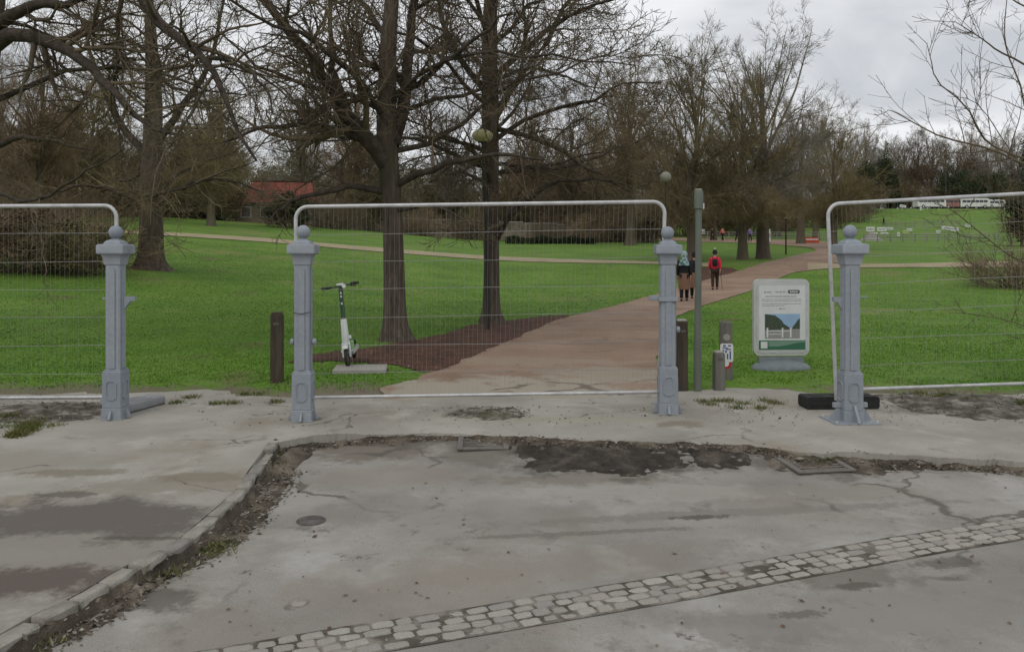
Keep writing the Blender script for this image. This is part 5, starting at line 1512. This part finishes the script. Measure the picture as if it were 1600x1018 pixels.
def hedge(px0, px1, Y, h_, w_, label, seed):
    rng = np.random.default_rng(seed); a, b_ = atY(px0, Y), atY(px1, Y)
    L = (b_ - a).length; n = int(L * 520)
    e = empty('hedge', a); tag(e, label, 'hedge')
    x_ = rng.uniform(0, L, n); y_ = rng.uniform(-w_ / 2, w_ / 2, n); z_ = rng.uniform(0, 1, n) * h_ * (.85 + .15 * np.sin(x_ * 2.2)) 
    P = np.stack([x_, y_, z_ + (b_.z - a.z) * x_ / L], -1)
    u = rng.normal(0, 1, (n, 3)); u /= np.linalg.norm(u, axis=1, keepdims=True); v = np.cross(u, rng.normal(0, 1, (n, 3))); v /= np.linalg.norm(v, axis=1, keepdims=True)
    V = np.stack([P - u * .09, P + v * .05, P + u * .09, P - v * .05], 1).reshape(-1, 3)
    me = np_mesh('foliage', V, np.arange(4 * n).reshape(-1, 4)); me.materials.append(M['evergreen']); link('foliage', me, None, e)
    st = Mesher(); k_ = 40; S = np.stack([rng.uniform(0, L, k_), rng.uniform(-.2, .2, k_), np.full(k_, -.1)], -1)
    st.add(grow(rng, S, np.tile([0, 0, 1.], (k_, 1)), np.full(k_, h_ * .9), 3, 0, .1), np.full((k_, 4), .02), 4); link('stems', st.mesh('stems', M['bark_far']), None, e)
hedge(790, 930, 78, .75, 1.0, 'low clipped green hedge in front of the stone wall', 3)
hedge(250, 350, 76, .8, 1.0, 'low dark hedge left of the red roofed lodge', 5)

# ------------------------------------------------------------------ people
def skin_mesh(name, verts, edges, radii, root=0, levels=1):
    me = bpy.data.meshes.new(name); me.from_pydata([tuple(v) for v in verts], edges, [])
    o = bpy.data.objects.new(name, me); COL.objects.link(o)
    md = o.modifiers.new('skin', 'SKIN'); md.use_smooth_shade = True
    for i, r in enumerate(radii):
        rr_ = r if isinstance(r, tuple) else (r, r)
        me.skin_vertices[0].data[i].radius = rr_
        me.skin_vertices[0].data[i].use_root = (i == root)
    sd = o.modifiers.new('sub', 'SUBSURF'); sd.levels = levels; sd.render_levels = levels
    dg = bpy.context.evaluated_depsgraph_get()
    out = bpy.data.meshes.new_from_object(o.evaluated_get(dg))
    out.name = name
    bpy.data.objects.remove(o); bpy.data.meshes.remove(me)
    return out
def person(p, yaw, h, label, top, legs, skirt=None, hat=None, hatpom=None, pack=None, stick=None, stride=.16, scarf=None, group='people walking in the park', long_coat=0.0, side=1):
    """a walker seen from behind; local +Y is where they walk"""
    e = empty('person', p, yaw); k = h / 1.75; e.scale = (k, k, k); tag(e, label, 'person', group)
    V, E, Rr = [], [], []
    def add(v, r, par=None):
        V.append(v); Rr.append(r)
        if par is not None: E.append((par, len(V) - 1))
        return len(V) - 1
    s = stride * side
    pel = add((0, 0, .95), (.15, .11)); wai = add((0, .01, 1.10), (.135, .10), pel); che = add((0, .02, 1.30), (.16, .11), wai); shl = add((0, .02, 1.43), (.12, .08), che)
    nek = add((0, .03, 1.50), .055, shl); hd0 = add((0, .045, 1.585), (.072, .082), nek); hd1 = add((0, .045, 1.665), (.078, .095), hd0); add((0, .035, 1.73), (.052, .066), hd1)
    arms = []
    for sx in (-1, 1):
        sw = -sx * s * .9
        a = add((sx * .175, .02, 1.41), .062, shl); b = add((sx * .23, .0 + sw * .35, 1.15), .048, a); c = add((sx * .23, .06 + sw * .9, .92), .036, b); d = add((sx * .225, .075 + sw, .86), (.022, .036), c)
        arms.append([(sx * .175, .02, 1.41), (sx * .23, sw * .35, 1.15), (sx * .23, .06 + sw * .9, .93)])
        pl_ = add((sx * .222, .085 + sw, .81), (.018, .036), d)
        for q in range(4):
            f1 = add((sx * .222, .055 + q * .02 + sw, .765 - .004 * (q % 3)), .009, pl_); add((sx * .215, .062 + q * .02 + sw, .735 - .006 * (1.5 - abs(q - 1.5))), .008, f1)
        th = add((sx * .205, .125 + sw, .825), .010, d); add((sx * .20, .13 + sw, .79), .009, th)
    lg = []
    for sx in (-1, 1):
        st_ = sx * s
        hip = (sx * .09, 0, .90); kn = (sx * .095, st_ * .75 + .03, .50); an = (sx * .095, st_ - (.06 if st_ < 0 else 0), .09 + (.02 if st_ < 0 else 0)); toe = (sx * .10, an[1] + .16, .035)
        a = add(hip, .095, pel); b = add(kn, .062, a); c = add(an, .042, b); add(toe, (.036, .028), c)
        lg.append((hip, kn, an, toe))
    link('body', skin_mesh('body', V, E, Rr), M['skin'], e)
    # upper garment
    V, E, Rr = [], [], []
    hem = .78 - long_coat
    h0 = add((0, 0, hem), (.20 + long_coat * .1, .15 + long_coat * .1)); pel = add((0, 0, .93), (.195, .15), h0); wai = add((0, .01, 1.12), (.185, .145), pel); che = add((0, .015, 1.30), (.20, .15), wai); shl = add((0, .02, 1.44), (.14, .105), che); add((0, .03, 1.515), .075, shl)
    for ar in arms:
        a = add(ar[0], .085, shl); b = add(ar[1], .068, a); add(ar[2], .05, b)
    link('jacket', skin_mesh('jacket', V, E, Rr, 0), M[top], e)
    # trousers, shoes
    V, E, Rr = [], [], []
    pel = add((0, 0, .93), (.165, .125))
    for hip, kn, an, toe in lg:
        a = add(hip, .112, pel); b = add(kn, .085, a); add((an[0], an[1], an[2] + .0), .066, b)
    link('trousers', skin_mesh('trousers', V, E, Rr, 0), M[legs], e)
    for hip, kn, an, toe in lg:
        link('shoe', skin_mesh('shoe', [(an[0], an[1] - .03, an[2] - .02), (an[0], an[1] + .06, .05), (toe[0], toe[1] + .01, .04)], [(0, 1), (1, 2)], [.05, .052, (.04, .034)]), M['dark'], e)
    if skirt:
        B().lathe([(.20, .44), (.205, .60), (.19, .85), (.16, 1.02)], (0, 0, 0), 18).build('skirt', M[skirt], e, smooth=60)
    b = B().ball((0, .035, 1.675), .1, (.92, 1.08, 1.0), 16, 10)
    bmesh.ops.bisect_plane(b.bm, geom=b.bm.verts[:] + b.bm.edges[:] + b.bm.faces[:], plane_co=(0, .06, 1.62), plane_no=(0, .75, -.66), clear_outer=True)
    b.build('hair', M['trouser'], e, smooth=60)
    if hat:
        b = B().lathe([(.105, 1.66), (.11, 1.69), (.105, 1.74), (.08, 1.80), (.03, 1.835)], (0, .04, 0), 16); b.build('hat', M[hat], e, smooth=60)
        if hatpom: B().ball((0, .04, 1.86), .045, (1, 1, 1), 10, 8).build('pompom', M[hatpom], e, smooth=60)
    if scarf:
        B().lathe([(.21, 1.30), (.20, 1.42), (.13, 1.50), (.115, 1.60), (.125, 1.70), (.10, 1.79), (.04, 1.83)], (0, .02, 0), 16).build('hood', M[scarf], e, smooth=60)
    if pack:
        b = B().box((0, -.19, 1.24), (.24, .14, .34), bev=.05); b.build('backpack', M[pack], e, smooth=60)
        for sx in (-1, 1): B().tube([(sx * .08, -.15, 1.40), (sx * .10, -.04, 1.485), (sx * .11, .12, 1.44), (sx * .11, .17, 1.30)], .018, 6).build('strap', M[pack], e)
    if stick:
        a = arms[1][2]
        B().tube([(a[0] + .01, a[1] + .04, .86), (a[0] + .10, a[1] + .06, 0)], [.012, .008], 6).build('walking_stick', M['wood_dark'], e)
    return e
person(gp(1117, 453), -.25, 1.68, 'person in a bright red jacket with a black backpack and bobble hat', 'red', 'trouser', hat='dark', hatpom='pom', pack='dark', stick=True, stride=.15)
person(gp(1069, 471), -.2, 1.70, 'person in a pale hood, dark top and tan skirt beside the collared post', 'dark', 'dark', skirt='tancoat', scarf='teal', stride=.10)
person(gp(1085, 467), -.25, 1.66, 'person in dark clothes mostly hidden behind the slim green pole', 'dark', 'dark', skirt='tancoat', hat='dark', stride=.10, side=-1)
person(gp(1129, 376.5), .6, 1.72, 'distant person in a coral top on the far path', 'coral', 'dark', group='distant people on the far path')
person(gp(1113, 376.5), 2.2, 1.65, 'distant person in brown left of the coral top', 'trouser', 'trouser', group='distant people on the far path')
person(gp(1152, 377.5), -1.2, 1.65, 'distant person in black between the coral and purple tops', 'dark', 'dark', group='distant people on the far path')
person(gp(1172, 378), 2.6, 1.65, 'distant person in a purple top beside the paired trunks', 'purple', 'dark', group='distant people on the far path')
q_ = gp(1303, 380); person(q_, 1.0, 1.8, 'distant person in black seen just left of the rightmost post', 'dark', 'dark', group='distant people on the far path', pack='dark')
person(gp(1381, 352), 1.0, 1.75, 'tiny distant person in black on the field by the notice boards', 'dark', 'dark', group='distant people on the far path')

# ------------------------------------------------------------------ far railings, barriers, boards and vehicles
def railings(px0, py0, px1, py1, h_, n, label, m='white'):
    a, b_ = gp(px0, py0), gp(px1, py1)
    d = b_ - a; L = math.hypot(d.x, d.y)
    e = empty('railing_fence', a, math.atan2(d.y, d.x)); tag(e, label, 'railing')
    for i in range(n + 1):
        B().box((L * i / n, 0, d.z * i / n + h_ / 2 - .1), (.10, .10, h_ + .2), bev=.01).build('post', M[m], e)
    for z in (.35, .68, .95):
        b = B(); b.tube([(0, -.06, z * h_), (L, -.06, d.z + z * h_)], .045, 6); b.build('rail', M[m], e)
    return e
railings(1095, 374, 1195, 375, 1.15, 9, 'pale post and rail fence behind the distant walkers', 'slab')
railings(1205, 374, 1292, 377, 1.15, 8, 'pale post and rail fence right of the flared trunk', 'slab')
railings(1350, 379, 1560, 376, .9, 12, 'low grey site fence along the foot of the field', 'kerb')
railings(1385, 357, 1500, 352, 1.1, 8, 'grey site fence higher up the field', 'kerb')
def board(px, py, wpx, hpx, label, m='white', legs=None, tilt=0.0):
    p = gp(px, legs or (py + hpx)); s_ = p.y / F
    e = empty('notice_board', p, rnd.uniform(-.2, .2)); e.rotation_euler = (0, tilt, e.rotation_euler.z); tag(e, label, 'board', 'boards on the field')
    zc = ((legs or (py + hpx)) - py) * s_
    w_, h_ = wpx * s_, hpx * s_
    B().box((0, 0, zc), (w_, .05, h_), bev=.01).build('panel', M[m], e)
    B().box((0, -.03, zc), (w_ * .7, .012, h_ * .3)).build('print_lines', M['print_grey'], e)
    for sx in (-1, 1): B().box((sx * w_ * .4, .05, zc / 2), (.06, .05, zc + .02)).build('leg', M['wood_grey'], e)
board(1201, 368, 6, 20, 'tall white banner board beside the flared trunk', legs=380)
board(1360, 358, 12, 7, 'white board at the left end of the site fence', legs=364)
board(1378, 358, 14, 6, 'wide white board second from the left on the field', legs=364)
board(1391, 357, 9, 4, 'small white board third from the left on the field', legs=363)
board(1367, 365, 10, 4, 'white board low in front of the grey heap', legs=371)
board(1382, 365, 11, 4, 'white board low on the field right of the heap', legs=371)
board(1404, 366, 4, 6, 'narrow white marker on the field', legs=371)
board(1415, 362, 8, 5, 'yellow green board on the field', 'yellow', legs=368)
board(1421, 359, 9, 4, 'small white board above the yellow green one', legs=365)
board(1484, 357, 26, 6, 'long white banner right of centre on the field', legs=363, tilt=.12)
board(1466, 362, 6, 4, 'small white board left of the long banner', legs=367)
board(1512, 352, 9, 4, 'small white board right of the long banner', legs=358)
board(1410, 322, 11, 4, 'white sign tilted at the top of the field', legs=328, tilt=.15)
board(1439, 326, 4, 5, 'small white sign below the coaches', legs=333)
board(1098, 362, 6, 8, 'white notice at the left end of the pale railings', legs=374)
p = gp(1268, 380); e = empty('barrier', p, .05); tag(e, 'red plastic barrier at the foot of the far bare tree', 'barrier')
w_ = 22 * p.y / F
B().prism([(-w_ / 2, .05), (w_ / 2, .05), (w_ / 2, .55), (-w_ / 2, .65)], -.12, .12).build('panel', M['orange'], e)
for sx in (-.35, .35): B().box((sx * w_, 0, .04), (.5, .5, .09), bev=.02).build('foot', M['orange'], e)
B().box((0, -.13, .38), (w_ * .9, .012, .12)).build('stripe', M['white'], e)
# gravel heap
p = gp(1362, 376)
b = B(); sz = 34 * p.y / F
nn = 26
rows = []
for i in range(9):
    f = i / 8
    rows.append([b.bm.verts.new((math.cos(a) * sz * .62 * (1 - f) * (1 + .2 * nz(math.cos(a) * 2, math.sin(a) * 2, f * 3)), math.sin(a) * sz * .5 * (1 - f) * (1 + .2 * nz(math.cos(a) * 2, 3, f)), f * sz * .5 * (1 + .15 * nz(a, f * 4)) - .2)) for a in np.linspace(0, 2 * math.pi, nn, endpoint=False)])
for i in range(8):
    for k in range(nn): b.bm.faces.new((rows[i][k], rows[i][(k + 1) % nn], rows[i + 1][(k + 1) % nn], rows[i + 1][k]))
o = b.build('gravel_heap', M['heap'], None, p, smooth=60); tag(o, 'grey heap of gravel on the field behind the rightmost post', 'heap')

def coach(px, Y, L, h_, label, m, rz=0.0, nwin=6, zoff=0.0):
    p = atY(px, Y)
    e = empty('parked_coach' if L > 7 else 'parked_van', (p.x, p.y, p.z + zoff), rz); tag(e, label, 'coach' if L > 7 else 'van', 'vehicles parked on the hill')
    w_ = 2.4
    b = B().prism([(-L / 2, .45), (L / 2, .45), (L / 2, h_ * .55), (L / 2 - .15, h_ * .92), (L / 2 - .5, h_), (-L / 2 + .3, h_), (-L / 2, h_ * .93)], -w_ / 2, w_ / 2)
    body = b.build('body', M[m], e, smooth=25)
    for i in range(nwin):
        x0 = -L / 2 + .35 + (L - .8) * i / nwin
        B().box((x0 + (L - .8) / nwin / 2, -w_ / 2 - .012, h_ * .70), ((L - .8) / nwin * .9, .02, h_ * .24)).build('window', M['glass'], body)
    B().box((L / 2 - .05, 0, h_ * .70), (.14, w_ * .86, h_ * .26), Matrix.Rotation(-.2, 4, 'Y')).build('windscreen', M['glass'], body)
    for x_ in (-L * .30, L * .33):
        for sy in (-1, 1):
            wv = B().lathe([(.45, -.12), (.48, -.08), (.48, .08), (.45, .12)], (x_, sy * (w_ / 2 - .1), .48), 16, 'y').build('wheel', M['black'], e)
            B().lathe([(.25, -.14), (.22, .14)], (x_, sy * (w_ / 2 - .1), .48), 12, 'y').build('rim', M['galv'], wv)
    for sy in (-.8, .8): B().box((L / 2 + .01, sy, .75), (.05, .3, .16), bev=.01).build('headlight', M['globe'], body)
coach(1452, 205, 7.5, 2.7, 'white coach parked at the left end of the row on the hill', 'white', .05)
coach(1487, 205.5, 5.2, 2.6, 'red coach standing between white ones on the hill', 'busred', .03, 4)
coach(1520, 205, 7.2, 2.6, 'white coach parked right of the red one on the hill', 'white', -.04)
coach(1553, 206, 4.6, 2.3, 'white van at the right end of the row on the hill', 'white', .08, 3)
